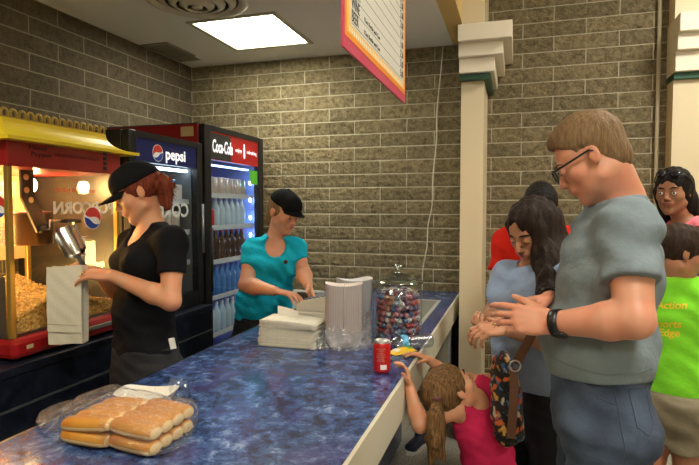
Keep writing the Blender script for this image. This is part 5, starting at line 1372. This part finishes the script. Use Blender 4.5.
Hd.features(o, HB, (.42, .13, .13))
wd = (Vector(F.wrL) - Vector(F.elL)).normalized()
q = SDF(); Hd.ell(q, (0, -.018, .040), (.083, .106, .092), .01)
Hd.ell(q, (.004, .088, -.050), (.056, .070, .098), .012, 's')
q.cap(DW(543, 225, 2.03), DW(551, 262, 2.0), .082, .078, .03); q.cap(DW(549, 262, 1.98), DW(556, 312, 1.90), .066, .052, .03); q.cap(DW(556, 305, 1.90), DW(561, 338, 1.86), .050, .028, .03)
q.cap(DW(548, 255, 1.93), DW(549, 300, 1.84), .045, .040, .03); q.cap(DW(549, 300, 1.84), DW(550, 325, 1.81), .040, .018, .03)
q.cap(Hd.w(-.070, .035, .03), DW(541, 262, 1.94), .024, .034, .025)
q.cap(Hd.w(.070, .03, .04), Hd.w(.072, .02, -.05), .020, .014, .02)
Hd.ell(q, (.012, .094, -.022), (.050, .058, .094), .010, 's')
strands(q, .0022, 170); q.mesh('hair', HB, o, .005)
BL = cloth('tshirt_blue', (.27, .36, .54), .06, .3)
def ex(q): q.ell(Vector(F.waist) + F.fw * .045 - UZ * .02, (.125, .12, .11), None, .05)
shirt(F, 'tshirt', BL, o, .011, .62, DW(536, 386, 2.0), ('crew', .062), .0025, 40, .006, .062, ex, seed=2)
pants(F, 'jeans', mat('jeans_black', (.016, .020, .028), .85, bump=.4, bscale=70), o, DW(536, 376, 2.0), .012, 2., .003, .008, ends=1)
B().tube([DW(530, 283, 1.955) + IV(0, 0, -.09) , DW(526, 284, 1.9) + IV(0, 0, -.10), DW(522, 290, 1.88) + IV(0, 0, -.11)], .003, 6).make('shirt_print', BLK, o, world=True) if False else None
rg = hand and band(DW(494, 325, 1.785), IV(-1, .1, 0), .0088, .004, .0012, 16).make('ring', mat('ring_gold', (.8, .6, .25), .25, metal=1.), o, world=True)
for sd in 'LR': shoe(o, getattr(F, 'an' + sd), F.fw, mat('shoe_black', (.02, .02, .02), .6), SOLE, .25)
# ---- her shoulder bag
bg = DW(506, 396, 1.78)
o = empty('shoulder_bag', (bg.x, bg.y, bg.z), "dark floral shoulder bag with brown leather straps hanging at the blue-shirted woman's hip", 'bag')
m, nt, bs, N, L = node_mat('floral_fabric')
tc = N('TexCoord'); nz = N('TexNoise'); nz.inputs['Scale'].default_value = 26; L(tc.outputs['Object'], nz.inputs['Vector'])
mxv = N('MixRGB'); mxv.blend_type = 'ADD'; mxv.inputs[0].default_value = .06; L(tc.outputs['Object'], mxv.inputs[1]); L(nz.outputs['Color'], mxv.inputs[2])
vo = N('TexVoronoi'); vo.inputs['Scale'].default_value = 42; L(mxv.outputs[0], vo.inputs['Vector'])
sp = N('SeparateXYZ'); L(vo.outputs['Color'], sp.inputs[0])
r1 = ramp(nt, [(0, (.012, .012, .014)), (.38, (.02, .018, .016)), (.42, (.50, .10, .02)), (.55, (.55, .28, .05)), (.68, (.45, .38, .28)), (.80, (.06, .14, .28)), (.92, (.35, .05, .08))]); r1.color_ramp.interpolation = 'CONSTANT'
L(sp.outputs[0], r1.inputs[0]); r2 = ramp(nt, [(.0, (1, 1, 1)), (.45, (1, 1, 1)), (.60, (.03, .03, .03))]); L(vo.outputs['Distance'], r2.inputs[0])
mm = N('MixRGB'); mm.blend_type = 'MULTIPLY'; mm.inputs[0].default_value = 1; L(r1.outputs[0], mm.inputs[1]); L(r2.outputs[0], mm.inputs[2]); L(mm.outputs[0], bs.inputs['Base Color']); bs.inputs['Roughness'].default_value = .8
Rb = Matrix((RT, FH, UZ)).transposed().to_4x4()
q = SDF(); q.ell(DW(507, 405, 1.78), (.052, .075, .105), Rb, .03); q.ell(DW(503, 372, 1.78), (.035, .070, .075), Rb, .04); q.ell(DW(508, 430, 1.78), (.050, .070, .05), Rb, .03); folds(q, .003, 60, 1, (.6, 0, .6))
q.mesh('pouch', m, o, .005)
LE = mat('leather_brown', (.12, .045, .018), .5)
def strap(name, pts, w_, par, th=.004):
    b = B(); pts = [Vector(p) for p in pts]
    L_, R_ = [], []
    for i, p in enumerate(pts):
        t_ = (pts[min(i + 1, len(pts) - 1)] - pts[max(i - 1, 0)]).normalized(); s_ = t_.cross((CAM - p).normalized()).normalized() * w_ / 2; L_.append(p + s_); R_.append(p - s_)
    for i in range(len(pts) - 1):
        n_ = (L_[i] - R_[i]).cross(pts[i + 1] - pts[i]).normalized() * th
        b.prism([L_[i], L_[i + 1], R_[i + 1], R_[i]], n_)
    return b.make(name, LE, par, world=True)
strap('strap', [DW(548, 300, 1.70), DW(537, 322, 1.72), DW(530, 338, 1.715), DW(516, 364, 1.70)], .030, o)
strap('lower_strap', [DW(514, 369, 1.70), DW(514, 390, 1.69), DW(513, 412, 1.69), DW(511, 438, 1.70)], .028, o)
b = B(); c_ = DW(515, 366, 1.69); b.tube([c_ + RT * .018 * math.cos(t_ * PI / 10) + UZ * .018 * math.sin(t_ * PI / 10) for t_ in range(21)], .0028, 8); b.make('ring', ALU, o, world=True)
# ================================================================== woman in red behind
pel = D(537, 340, 2.80)
o = empty('person', (pel.x, pel.y, 0), 'dark haired woman in a red T-shirt bowing her head behind the long-haired woman', 'person')
F = Fig(neck=D(540, 226, 2.80), chest=D(538, 252, 2.80), waist=D(537, 300, 2.80), pelvis=pel, shL=D(568, 240, 2.80), shR=D(507, 241, 2.80),
        elL=D(580, 290, 2.78), wrL=D(556, 300, 2.60), elR=D(497, 290, 2.78), wrR=D(520, 303, 2.60), headc=D(539, 206, 2.72),
        rad=((.165, .12), (.145, .11), (.160, .11)), ar=(.050, .042, .038, .026), lr=(.09, .06, .055, .04), k=.96)
autolegs(F, (0, 0), .02, .085)
Hd = Head(D(540, 208, 2.72), IV(-.12, .72, -.68), k=1.0)
q = SDF(); F.torso(q, 0, .05); [F.arm(q, s_) for s_ in 'LR']; [F.leg(q, s_) for s_ in 'LR']; F.feet(q, F.fw); Hd.sculpt(q, F.neck, .050, True)
hand(q, F.wrL, IV(-.6, .7, 0), IV(0, 0, -1), -1, .88); hand(q, F.wrR, IV(.6, .7, 0), IV(0, 0, -1), 1, .88)
body_obj(q, o, SKC, .006)
HK = hairm('hair_black', (.006, .005, .005), (.018, .014, .012))
Hd.features(o, HK)
q = SDF(); Hd.ell(q, (0, -.014, .040), (.080, .103, .090), .01); Hd.ell(q, (0, .085, -.055), (.066, .070, .095), .012, 's'); Hd.cap(q, (0, .085, .128), (0, -.03, .137), .004, .004, .004, 's'); strands(q, .0008, 260, R=Hd.R.to_4x4()); Hd.ell(q, (0, -.095, -.02), (.035, .035, .04), .02); q.mesh('hair', HK, o, .005)
shirt(F, 'tshirt', cloth('tshirt_red', (.52, .018, .010), .05, .25), o, .012, .62, D(537, 345, 2.8), ('crew', .066), .003, 34, .007, .062, seed=4)
pants(F, 'trousers', MATS['jeans_black'], o, D(537, 335, 2.8), .012, 2., .003, .009, ends=1)
for sd in 'LR': shoe(o, getattr(F, 'an' + sd), F.fw, MATS['shoe_black'], SOLE, .25)
# ================================================================== woman in pink at the right
pel = D(676, 345, 2.95)
o = empty('person', (pel.x, pel.y, 0), 'woman in a pink top with sunglasses pushed up on long black hair', 'person')
F = Fig(neck=D(683, 218, 2.88), chest=D(690, 248, 2.90), waist=D(684, 295, 2.92), pelvis=pel, shL=D(708, 232, 2.76), shR=D(671, 233, 3.02),
        elL=D(720, 285, 2.72), wrL=D(700, 310, 2.60), elR=D(668, 285, 3.02), wrR=D(672, 320, 2.95), headc=D(674, 192, 2.85),
        rad=((.160, .12), (.135, .105), (.150, .105)), ar=(.050, .040, .036, .025), lr=(.088, .058, .055, .038), k=.96)
F.plat = F.lat; autolegs(F, (-.02, .0), .02, .085, sp2=.12)
Hd = Head(D(673, 192, 2.85), IV(-.72, .66, -.06), k=1.0)
q = SDF(); F.torso(q, 0, .05); [F.arm(q, s_) for s_ in 'LR']; [F.leg(q, s_) for s_ in 'LR']; F.feet(q, F.fw); Hd.sculpt(q, F.neck, .048, True, True)
hand(q, F.wrL, IV(-.6, .3, -.6), IV(0, -1, 0), -1, .88); hand(q, F.wrR, IV(0, .2, -1), IV(.8, 0, 0), 1, .88)
body_obj(q, o, SKF, .0055)
Hd.features(o, HK, (.30, .09, .09), True)
q = SDF(); Hd.ell(q, (0, -.016, .042), (.084, .104, .092), .01); q.cap(Hd.w(0, -.03, .02), D(692, 212, 2.88), .082, .055, .03); q.cap(D(692, 212, 2.90), D(694, 240, 2.96), .05, .035, .03)
q.cap(Hd.w(.07, -.01, .0), D(667, 220, 2.98), .030, .028, .02)
Hd.ell(q, (0, .090, -.050), (.058, .075, .105), .012, 's'); strands(q, .0014, 200); q.mesh('hair', HK, o, .005)
gl = B()
for g_ in (-1, 1):
    gl.ball(Hd.w(g_ * .034, .072, .098), (.026, .026, .012), 14, R=Hd.R.to_4x4() @ Matrix.Rotation(-.7, 4, 'X'))
    gl.tube([Hd.w(g_ * .060, .060, .095), Hd.w(g_ * .086, .01, .06), Hd.w(g_ * .086, -.02, .03)], .003, 8)
gl.tube([Hd.w(-.012, .085, .10), Hd.w(.012, .085, .10)], .003, 8); gl.make('sunglasses', mat('sunglass_black', (.01, .01, .012), .12), o, world=True)
shirt(F, 'top', cloth('top_pink', (.85, .22, .28), .04, .2), o, .011, .30, D(684, 330, 2.9), ('scoop', .07, .09), .0025, 38, .007, .062, seed=5)
pants(F, 'shorts', mat('denim_navy', (.02, .03, .06), .85, bump=.3), o, D(684, 322, 2.9), .016, .72, .002, .008, ends=1)
def sandal(parent, an, fd):
    f = Vector(fd); s_ = f.cross(UZ); a = Vector((an.x, an.y, 0)); b = B(); pts = []
    for i in range(24):
        t_ = 2 * PI * i / 24; pts.append(a + f * (.045 + math.cos(t_) * .125) + s_ * math.sin(t_) * .045 + UZ * .001)
    b.prism(pts, (0, 0, .010)); so = b.make('sandal', BLK2, parent, world=True)
    B().tube([a + f * .09 + s_ * .047 + UZ * .01, a + f * .085 + s_ * .03 + UZ * .058, a + f * .085 - s_ * .03 + UZ * .058, a + f * .09 - s_ * .047 + UZ * .01], .007, 8).make('strap', BLK2, so, world=True)
for sd in 'LR': sandal(o, getattr(F, 'an' + sd), F.fw)
c_ = D(697, 283, 2.66)
o = empty('patterned_tote', (c_.x, c_.y, c_.z), "blue patterned cloth bag at the right edge, in front of the pink-topped woman", 'bag')
m, nt, bs, N, L = node_mat('blue_pattern'); tc = N('TexCoord'); vo = N('TexVoronoi'); vo.inputs['Scale'].default_value = 30; L(tc.outputs['Object'], vo.inputs['Vector'])
r1 = ramp(nt, [(.0, (.30, .50, .75)), (.35, (.02, .14, .50)), (.6, (.01, .05, .22))]); L(vo.outputs['Distance'], r1.inputs[0]); L(r1.outputs[0], bs.inputs['Base Color'])
Rb = Matrix((RT, FH, UZ)).transposed().to_4x4()
q = SDF(); q.box(c_ + RT * .05, (.085, .05, .11), Rb, .04); folds(q, .003, 50); q.mesh('pouch', m, o, .006)
strap('strap', [c_ + RT * .02 + UZ * .09 - FH * .055, D(694, 245, 2.60), D(698, 226, 2.60)], .022, o)
# ================================================================== boy in green
pel = D(674, 402, 2.20)
o = empty('person', (pel.x, pel.y, 0), 'dark haired boy in a green T-shirt and khaki shorts, back to the camera', 'person')
F = Fig(neck=D(679, 282, 2.22), chest=D(680, 312, 2.22), waist=D(677, 362, 2.21), pelvis=pel, shL=D(656, 298, 2.28), shR=D(703, 298, 2.16),
        elL=D(648, 345, 2.30), wrL=D(655, 385, 2.40), elR=D(708, 345, 2.20), wrR=D(706, 300, 2.38), headc=D(681, 252, 2.2),
        rad=((.130, .100), (.120, .095), (.128, .090)), ar=(.042, .034, .031, .022), lr=(.075, .052, .049, .034), k=.85)
autolegs(F, (-.03, .0), .0, .068, sp2=.075)
Hd = Head(D(680, 253, 2.2), IV(.97, .08, -.20), k=.92)
q = SDF(); F.torso(q, 0); [F.arm(q, s_) for s_ in 'LR']; [F.leg(q, s_) for s_ in 'LR']; F.feet(q, F.fw); Hd.sculpt(q, F.neck, .044, child=True)
hand(q, F.wrL, IV(.1, 0, -1), IV(.8, 0, 0), -1, .75); hand(q, F.wrR, IV(-.3, -.1, 1), IV(-.8, 0, 0), 1, .75)
body_obj(q, o, SKG, .005)
HN = hairm('hair_dark_brown', (.022, .012, .008), (.05, .03, .02))
Hd.features(o, HN, (.36, .14, .11))
q = SDF(); Hd.ell(q, (0, -.014, .038), (.084, .106, .093), .01); Hd.ell(q, (0, .05, .07), (.055, .052, .042), .03)
Hd.ell(q, (0, .092, -.048), (.085, .072, .088), .01, 's'); Hd.ell(q, (0, .0, -.098), (.12, .125, .060), .02, 's')
for g_ in (-1, 1): Hd.ell(q, (g_ * .088, .005, -.025), (.022, .030, .040), .008, 's')
strands(q, .0013, 210, R=Hd.R.to_4x4()); q.mesh('hair', HN, o, .0045)
GRN = cloth('tshirt_green', (.20, .62, .03), .05, .25)
gs = shirt(F, 'tshirt', GRN, o, .014, .66, D(677, 406, 2.2), ('crew', .056), .0035, 34, .006, hemn=IV(-.02, 0, -1), seed=3)
YP_ = mat('print_yellow', (.75, .55, .02), .6)
def project(o_, tgt, up):
    pass
for ln, px, py, sz in (('Action', 664, 309, .040), ('Sports', 659, 328, .040), ('Edge', 662, 337, .040)):
    base = D(px, py, 2.08)
    cu = bpy.data.curves.new('shirt_print', 'FONT'); cu.body = ln; cu.size = sz; cu.align_x = 'CENTER'; cu.align_y = 'CENTER'; cu.offset = .001
    t = bpy.data.objects.new('shirt_print', cu); col.objects.link(t); dg = bpy.context.evaluated_depsgraph_get(); me = bpy.data.meshes.new_from_object(t.evaluated_get(dg)); bpy.data.objects.remove(t); me.materials.clear()
    bm_ = bmesh.new(); bm_.from_mesh(me); bmesh.ops.triangulate(bm_, faces=bm_.faces); bmesh.ops.subdivide_edges(bm_, edges=[e_ for e_ in bm_.edges if e_.calc_length() > .006], cuts=2)
    # lay the letters onto the cloth of the back
    lx = -F.lat; ly = UZ; ln_ = -F.fw; inv = LM(gs).inverted(); dl = (inv.to_3x3() @ -ln_).normalized()
    for v in bm_.verts:
        wp_ = base + lx * v.co.x + ly * v.co.y + ln_ * .15
        ok, hp, hn, _ = gs.ray_cast(inv @ wp_, dl)
        v.co = (hp + hn * .0015) if ok else inv @ (wp_ - ln_ * .15)
    bm_.to_mesh(me); bm_.free(); finish('shirt_print', me, YP_, gs)
pants(F, 'shorts', mat('khaki', (.20, .165, .105), .85, var=.08, bump=.4, bscale=50, bdist=.006), o, D(677, 388, 2.2), .030, .48, .004, .007, ends=1)
for sd in 'LR': shoe(o, getattr(F, 'an' + sd), F.fw, mat('shoe_grey', (.10, .10, .11), .6), SOLE, .22)
# ================================================================== little girl in the pink vest top
pel = D(492, 474, 2.02)
o = empty('person', (pel.x, pel.y, 0), 'little girl with a ponytail in a pink vest top reaching onto the counter edge', 'person')
hlp = Vector((-.386, 2.20, CT + .010))
F = Fig(neck=D(471, 399, 2.03), chest=D(479, 424, 2.03), waist=D(487, 452, 2.02), pelvis=pel, shL=D(457, 410, 1.98), shR=D(486, 383, 2.12),
        elL=D(420, 425, 1.93), wrL=D(409, 386, 1.99), elR=D(454, 378, 2.30), wrR=D(429, 360, 2.25), headc=D(455, 391, 2.02),
        rad=((.100, .085), (.088, .078), (.098, .070)), ar=(.029, .027, .026, .018), lr=(.060, .044, .040, .028), k=.66)
F.plat = F.lat; autolegs(F, (.02, 0), .02, .05)
Hd = Head(D(452, 391, 2.00), IV(.60, -.45, .62), up=IV(-.4, -.1, .9), k=.88)
q = SDF(); F.torso(q, 0); [F.arm(q, s_) for s_ in 'LR']; [F.leg(q, s_) for s_ in 'LR']; F.feet(q, F.fw, .17); Hd.sculpt(q, F.neck, .036, child=True)
hand(q, F.wrL, IV(-.12, -.2, .95), IV(-.95, 0, -.2), 1, .62, ((.5, .7, .3), (.55, .7, .3), (.6, .7, .3), (.6, .7, .3)))
hand(q, F.wrR, IV(-.85, .05, .45), IV(-.3, 0, -.9), 1, .62, ((.35, .4, .2), (.3, .4, .2), (.35, .4, .2), (.4, .4, .3)))
body_obj(q, o, SKA, .004)
HG = hairm('hair_light_brown', (.06, .030, .012), (.24, .13, .05))
Hd.features(o, HG)
q = SDF(); Hd.ell(q, (0, -.016, .036), (.083, .106, .090), .01); Hd.ell(q, (0, .085, -.035), (.080, .070, .088), .01, 's')
pb = D(437, 399, 1.895)
for g_ in (-1, 1): Hd.ell(q, (g_ * .088, .005, -.02), (.016, .024, .034), .006, 's')
strands(q, .0010, 240, R=Hd.R.to_4x4()); hr = q.mesh('hair', HG, o, .004)
q = SDF(); pb0 = Hd.w(0, -.075, .02)
q.cap(pb0, pb, .030, .016, .012); q.cap(pb, D(436, 415, 1.88), .016, .024, .012); q.cap(D(436, 415, 1.88), D(434, 440, 1.87), .026, .028, .02); q.cap(D(434, 440, 1.87), D(431, 464, 1.87), .024, .008, .02); q.cap(D(439, 425, 1.88), D(443, 458, 1.87), .024, .010, .02)
strands(q, .0022, 210); q.mesh('ponytail', HG, hr, .004)
band(pb, (D(436, 415, 1.88) - pb), .0165, .012, .004).make('hair_tie', mat('hair_tie_brown', (.10, .03, .03), .6), hr, world=True)
PKT = cloth('vest_pink', (.60, .025, .10), .05, .3)
def vest(q):
    for sd in 'LR': q.cap(Vector(getattr(F, 'sh' + sd)), Vector(getattr(F, 'sh' + sd)) + (Vector(getattr(F, 'sh' + sd)) - F.chest).normalized() * .06, .045, .06, .006, 's')
q = SDF(); F.torso(q, .007); folds(q, .002, 60, 1)
for sd, s_ in (('L', 1), ('R', -1)):
    a = Vector(getattr(F, 'sh' + sd)); q.cap(a + F.lat * s_ * .012, a + F.lat * s_ * .10, .043, .06, .006, 's')
ax = (Vector(F.headc) - F.neck).normalized(); q.cap(F.neck + ax * .0 - F.fw * .02, F.neck + ax * .12, .052, .07, .006, 's'); q.plane(F.neck + ax * .06, ax, .004)
q.plane(D(492, 482, 2.02), (0, 0, -1), .004); q.mesh('vest_top', PKT, o, .005)
pants(F, 'leggings', MATS['bag_black'], o, D(492, 472, 2.02), .008, 2., .001, .007, ends=1)
for sd in 'LR': shoe(o, getattr(F, 'an' + sd), F.fw, MATS['bag_pink'], SOLE, .17)
# ================================================================== worker in black at the popcorn machine
pel = D(146, 372, 2.30)
o = empty('person', (pel.x, pel.y, 0), 'worker in a black cap and black T-shirt filling a paper bag at the popcorn machine', 'person')
F = Fig(neck=D(153, 224, 2.27), chest=D(149, 258, 2.28), waist=D(144, 312, 2.29), pelvis=pel, shL=D(172, 242, 2.14), shR=D(133, 243, 2.42),
        elL=D(171, 301, 2.08), wrL=D(113, 276, 2.13), elR=D(118, 292, 2.44), wrR=D(98, 272, 2.33), headc=D(143, 190, 2.25),
        rad=((.150, .125), (.120, .105), (.145, .100)), ar=(.041, .037, .034, .024), lr=(.088, .058, .055, .040), k=.95)
autolegs(F, (0, 0), .02, .085)
Hd = Head(D(139, 193, 2.25), IV(-.86, .26, -.40), k=.98)
q = SDF(); F.torso(q, 0, .05); [F.arm(q, s_) for s_ in 'LR']; [F.leg(q, s_) for s_ in 'LR']; F.feet(q, F.fw); Hd.sculpt(q, F.neck, .043, True)
hand(q, F.wrL, IV(-.97, .05, .10), IV(-.1, -.3, -.95), -1, .95, ((.15, .35, .2), (.18, .3, .2), (.22, .35, .2), (.35, .4, .3)), (.8, .5, .2), spread=.05)
hand(q, F.wrR, IV(-.75, .2, .2), IV(-.2, .6, -.7), 1, .92, ((.8, .9, .6), (.8, .9, .6), (.9, .9, .6), (.9, .9, .6)), (.7, .4, .5))
body_obj(q, o, SKA, .0048)
HRD = hairm('hair_red', (.10, .018, .010), (.22, .05, .02))
Hd.features(o, HRD, (.45, .15, .13))
q = SDF(); Hd.ell(q, (0, -.016, .030), (.078, .100, .082), .01); Hd.ell(q, (0, .09, -.045), (.10, .085, .095), .01, 's'); Hd.ell(q, (0, .0, -.09), (.12, .10, .055), .02, 's')
for g_ in (-1, 1): Hd.ell(q, (g_ * .088, .012, -.02), (.022, .034, .040), .008, 's')
strands(q, .0012, 240, R=Hd.R.to_4x4()); hr = q.mesh('hair', HRD, o, .0045)
q = SDF(); q.cap(Hd.w(0, -.085, .02), D(164, 185, 2.25), .026, .034, .02); q.cap(D(164, 184, 2.25), D(167, 204, 2.25), .036, .022, .02); strands(q, .004, 130); q.mesh('ponytail', HRD, hr, .0045)
random.seed(8); b = B()
for k in range(60):
    a = D(163 + random.uniform(-4, 5), 186 + random.uniform(-6, 8), 2.25 + random.uniform(-.03, .03)); v = (IV(random.uniform(.1, 1), random.uniform(-.4, .4), random.uniform(-1, .5))).normalized() * random.uniform(.03, .06)
    b.tube([a, a + v * .6, a + v + UZ * -.01], [.0028, .002, .0008], 5)
b.make('loose_hair', HRD, hr, world=True)
CAPB = cloth('cap_black', (.008, .008, .009), .05, .1)
cap_hat(Hd, o, CAPB, .040, .066, .085, -.20)
BKT = cloth('tshirt_black', (.008, .008, .010), .05, .25)
shirt(F, 'tshirt', BKT, o, .010, .55, D(146, 352, 2.28), ('v', .066, .10), .002, 42, .006, .060, seed=6)
BKJ = mat('trousers_black', (.012, .012, .015), .8, bump=.4, bscale=60)
pt = pants(F, 'trousers', BKJ, o, D(146, 344, 2.28), .012, 2., .002, .007, ends=1)
B().box((-.012, -.003, -.022), (.012, .003, .022), .002).make('folded_paper', WPAP, pt, M=LM(pt).inverted() @ (Matrix.Translation(D(172.5, 343.5, 2.15)) @ Matrix.Rotation(YAW, 4, 'Z') @ Matrix.Rotation(-.2, 4, 'Y')))
band(D(83, 273.5, 2.108), IV(-1, .1, .1), .0095, .004, .0012, 16).make('ring', MATS['ring_gold'], o, world=True)
for sd in 'LR': shoe(o, getattr(F, 'an' + sd), F.fw, MATS['shoe_black'], SOLE, .25)
# ---- paper bag held at the machine
bc = D(68, 305, 2.14)
o = empty('paper_bag', (bc.x, bc.y, D(68, 343, 2.14).z), 'tall off-white paper popcorn bag held open below the steel scoop', 'paper bag', rz=YAW)
Hh = D(68, 266, 2.14).z - D(68, 343, 2.14).z; W2 = .068; D2 = .030
def bagp(u, v):
    t_ = u * 4; k = int(t_) % 4; f = t_ - int(t_)
    cs = [(-W2, -D2), (W2, -D2), (W2, D2), (-W2, D2)]
    a, c2 = cs[k], cs[(k + 1) % 4]; x = a[0] + (c2[0] - a[0]) * f; y = a[1] + (c2[1] - a[1]) * f
    op = .7 + .3 * math.sin(v * PI * .8 + .3); y *= op; x *= .98 + .03 * v
    gus = .010 * math.sin(f * PI) if k in (1, 3) else 0; x += (-gus if k == 1 else gus)
    w_ = .0018 * math.sin(x * 70 + v * 17) * math.sin(v * 14 + x * 30)
    return Vector((x, y + w_, v * Hh + .003 * math.sin(x * 40)))
b = B(); b.grid(bagp, 48, 24, False, True)
BAGM = mat('bag_paper_white', (.62, .58, .46), .8, bump=.25, bscale=30, bdist=.004)
b.quad(Vector((-W2 * .98, -D2 * .77, .001)), Vector((W2 * .98, -D2 * .77, .001)), Vector((W2 * .98, D2 * .77, .001)), Vector((-W2 * .98, D2 * .77, .001)))
b.make('bag_wall', BAGM, o)
b = B()
for zz_ in (.045, .075): b.tube([(-W2 * .97, -D2 * .86 - .002, zz_ + .004), (0, -D2 * .90 - .002, zz_ + .002), (W2 * .97, -D2 * .86 - .002, zz_)], .0016, 6)
b.make('fold_crease', mat('bag_crease', (.38, .34, .25), .8), o)
# ---- steel scoop
a, c_ = D(62, 226, 2.16), D(77, 254, 2.17); dr = (c_ - a).normalized(); sx2 = RT - dr * RT.dot(dr); sx2.normalize(); nz2 = dr.cross(sx2)
o = empty('popcorn_scoop', (0, 0, 0), 'shiny steel popcorn scoop tilted above the open paper bag', 'scoop', M=frame(a, sx2, -nz2, dr) if False else frame(a, sx2, dr.cross(sx2), dr))
Ls = (c_ - a).length; 
def sco(u, v, th=0):
    a0 = -2.2; a1 = 2.2; w0 = 1 - .55 * max(0, .35 - v) / .35
    ang = PI / 2 + (a0 + (a1 - a0) * u) * w0 + PI; r = (.047 - .006 * v - th) * (1 if v < .9 else 1 - (v - .9) * 5)
    return Vector((r * math.cos(ang), r * math.sin(ang), v * Ls * 1.08))
b = B(); b.grid(lambda u, v: sco(u, v), 30, 16); b.grid(lambda u, v: sco(u, v, .0015), 30, 16); b.make('scoop_bowl', mat('scoop_steel', (.62, .62, .60), .22, metal=1.), o)
B().tube([(0, 0, Ls * 1.04), (0, .0, Ls * 1.04 + .03), (.0, .004, Ls * 1.04 + .095)], [.011, .012, .010], 14).make('scoop_handle', mat('scoop_grip', (.03, .03, .03), .5), o)
# ================================================================== worker in turquoise
pel = D(262, 340, 3.22)
o = empty('person', (pel.x, pel.y, 0), 'worker in a black cap and turquoise T-shirt standing behind the counter with both hands out', 'person')
F = Fig(neck=D(276, 237, 3.19), chest=D(272, 261, 3.20), waist=D(264, 300, 3.22), pelvis=pel, shL=D(295, 249, 3.17), shR=D(254, 249, 3.15),
        elL=D(303, 272, 3.14), wrL=D(308, 285, 2.98), elR=D(246, 285, 3.05), wrR=D(275, 291, 2.93), headc=D(282, 212, 3.15),
        rad=((.165, .13), (.145, .115), (.138, .105)), ar=(.043, .042, .038, .026), lr=(.09, .06, .055, .04), k=.96)
autolegs(F, (0, 0), .02, .085)
Hd = Head(D(284, 212, 3.15), IV(.66, .58, -.36), k=1.0)
q = SDF(); F.torso(q, 0, .055); [F.arm(q, s_) for s_ in 'LR']; [F.leg(q, s_) for s_ in 'LR']; F.feet(q, F.fw); Hd.sculpt(q, F.neck, .050, True)
hand(q, F.wrR, IV(.90, .25, -.12), IV(.1, .1, -1), 1, .92, ((.2, .4, .3), (.3, .5, .3), (.35, .5, .3), (.4, .5, .3)), (.75, .5, .3), spread=.12)
hand(q, F.wrL, IV(.25, .40, -.55), IV(-.85, .3, -.1), -1, .92, ((.3, .5, .3), (.35, .5, .3), (.4, .5, .3), (.4, .5, .3)), (.6, .6, .4), spread=.10)
body_obj(q, o, SKB, .005)
HBL = hairm('hair_blond', (.18, .10, .035), (.34, .22, .10))
Hd.features(o, HBL, (.55, .20, .18))
q = SDF(); Hd.ell(q, (0, -.018, .028), (.078, .098, .082), .01); Hd.ell(q, (0, .09, -.045), (.10, .085, .095), .01, 's')
for g_ in (-1, 1): Hd.ell(q, (g_ * .088, .008, -.01), (.020, .028, .040), .008, 's')
q.cap(Hd.w(.02, -.085, -.01), D(268, 222, 3.25), .030, .020, .02); strands(q, .0014, 220); q.mesh('hair', HBL, o, .005)
cap_hat(Hd, o, CAPB, .050, .066, .078, -.16)
TQ = cloth('tshirt_turquoise', (.01, .40, .58), .06, .35)
def ex(q): q.ell(Vector(F.waist) + F.fw * .035, (.135, .125, .11), None, .05)
shirt(F, 'tshirt', TQ, o, .011, .50, D(262, 316, 3.2), ('scoop', .062, .10), .0035, 42, .006, .066, ex, hemn=IV(.12, 0, -1), seed=7)
pants(F, 'trousers', BKJ, o, D(262, 308, 3.2), .010, 2., .002, .008, ends=1)
B().lathe([(0, 0), (.012, 0), (.012, .003), (0, .003)], 16, R=frame((0, 0, 0), F.lat, F.lat.cross(F.fw), F.fw), c=F.chest + F.lat * .085 + F.fw * .155 + UZ * .01).make('badge', mat('badge_dark', (.06, .03, .02), .4), o, world=True)
for sd in 'LR': shoe(o, getattr(F, 'an' + sd), F.fw, MATS['shoe_black'], SOLE, .25)
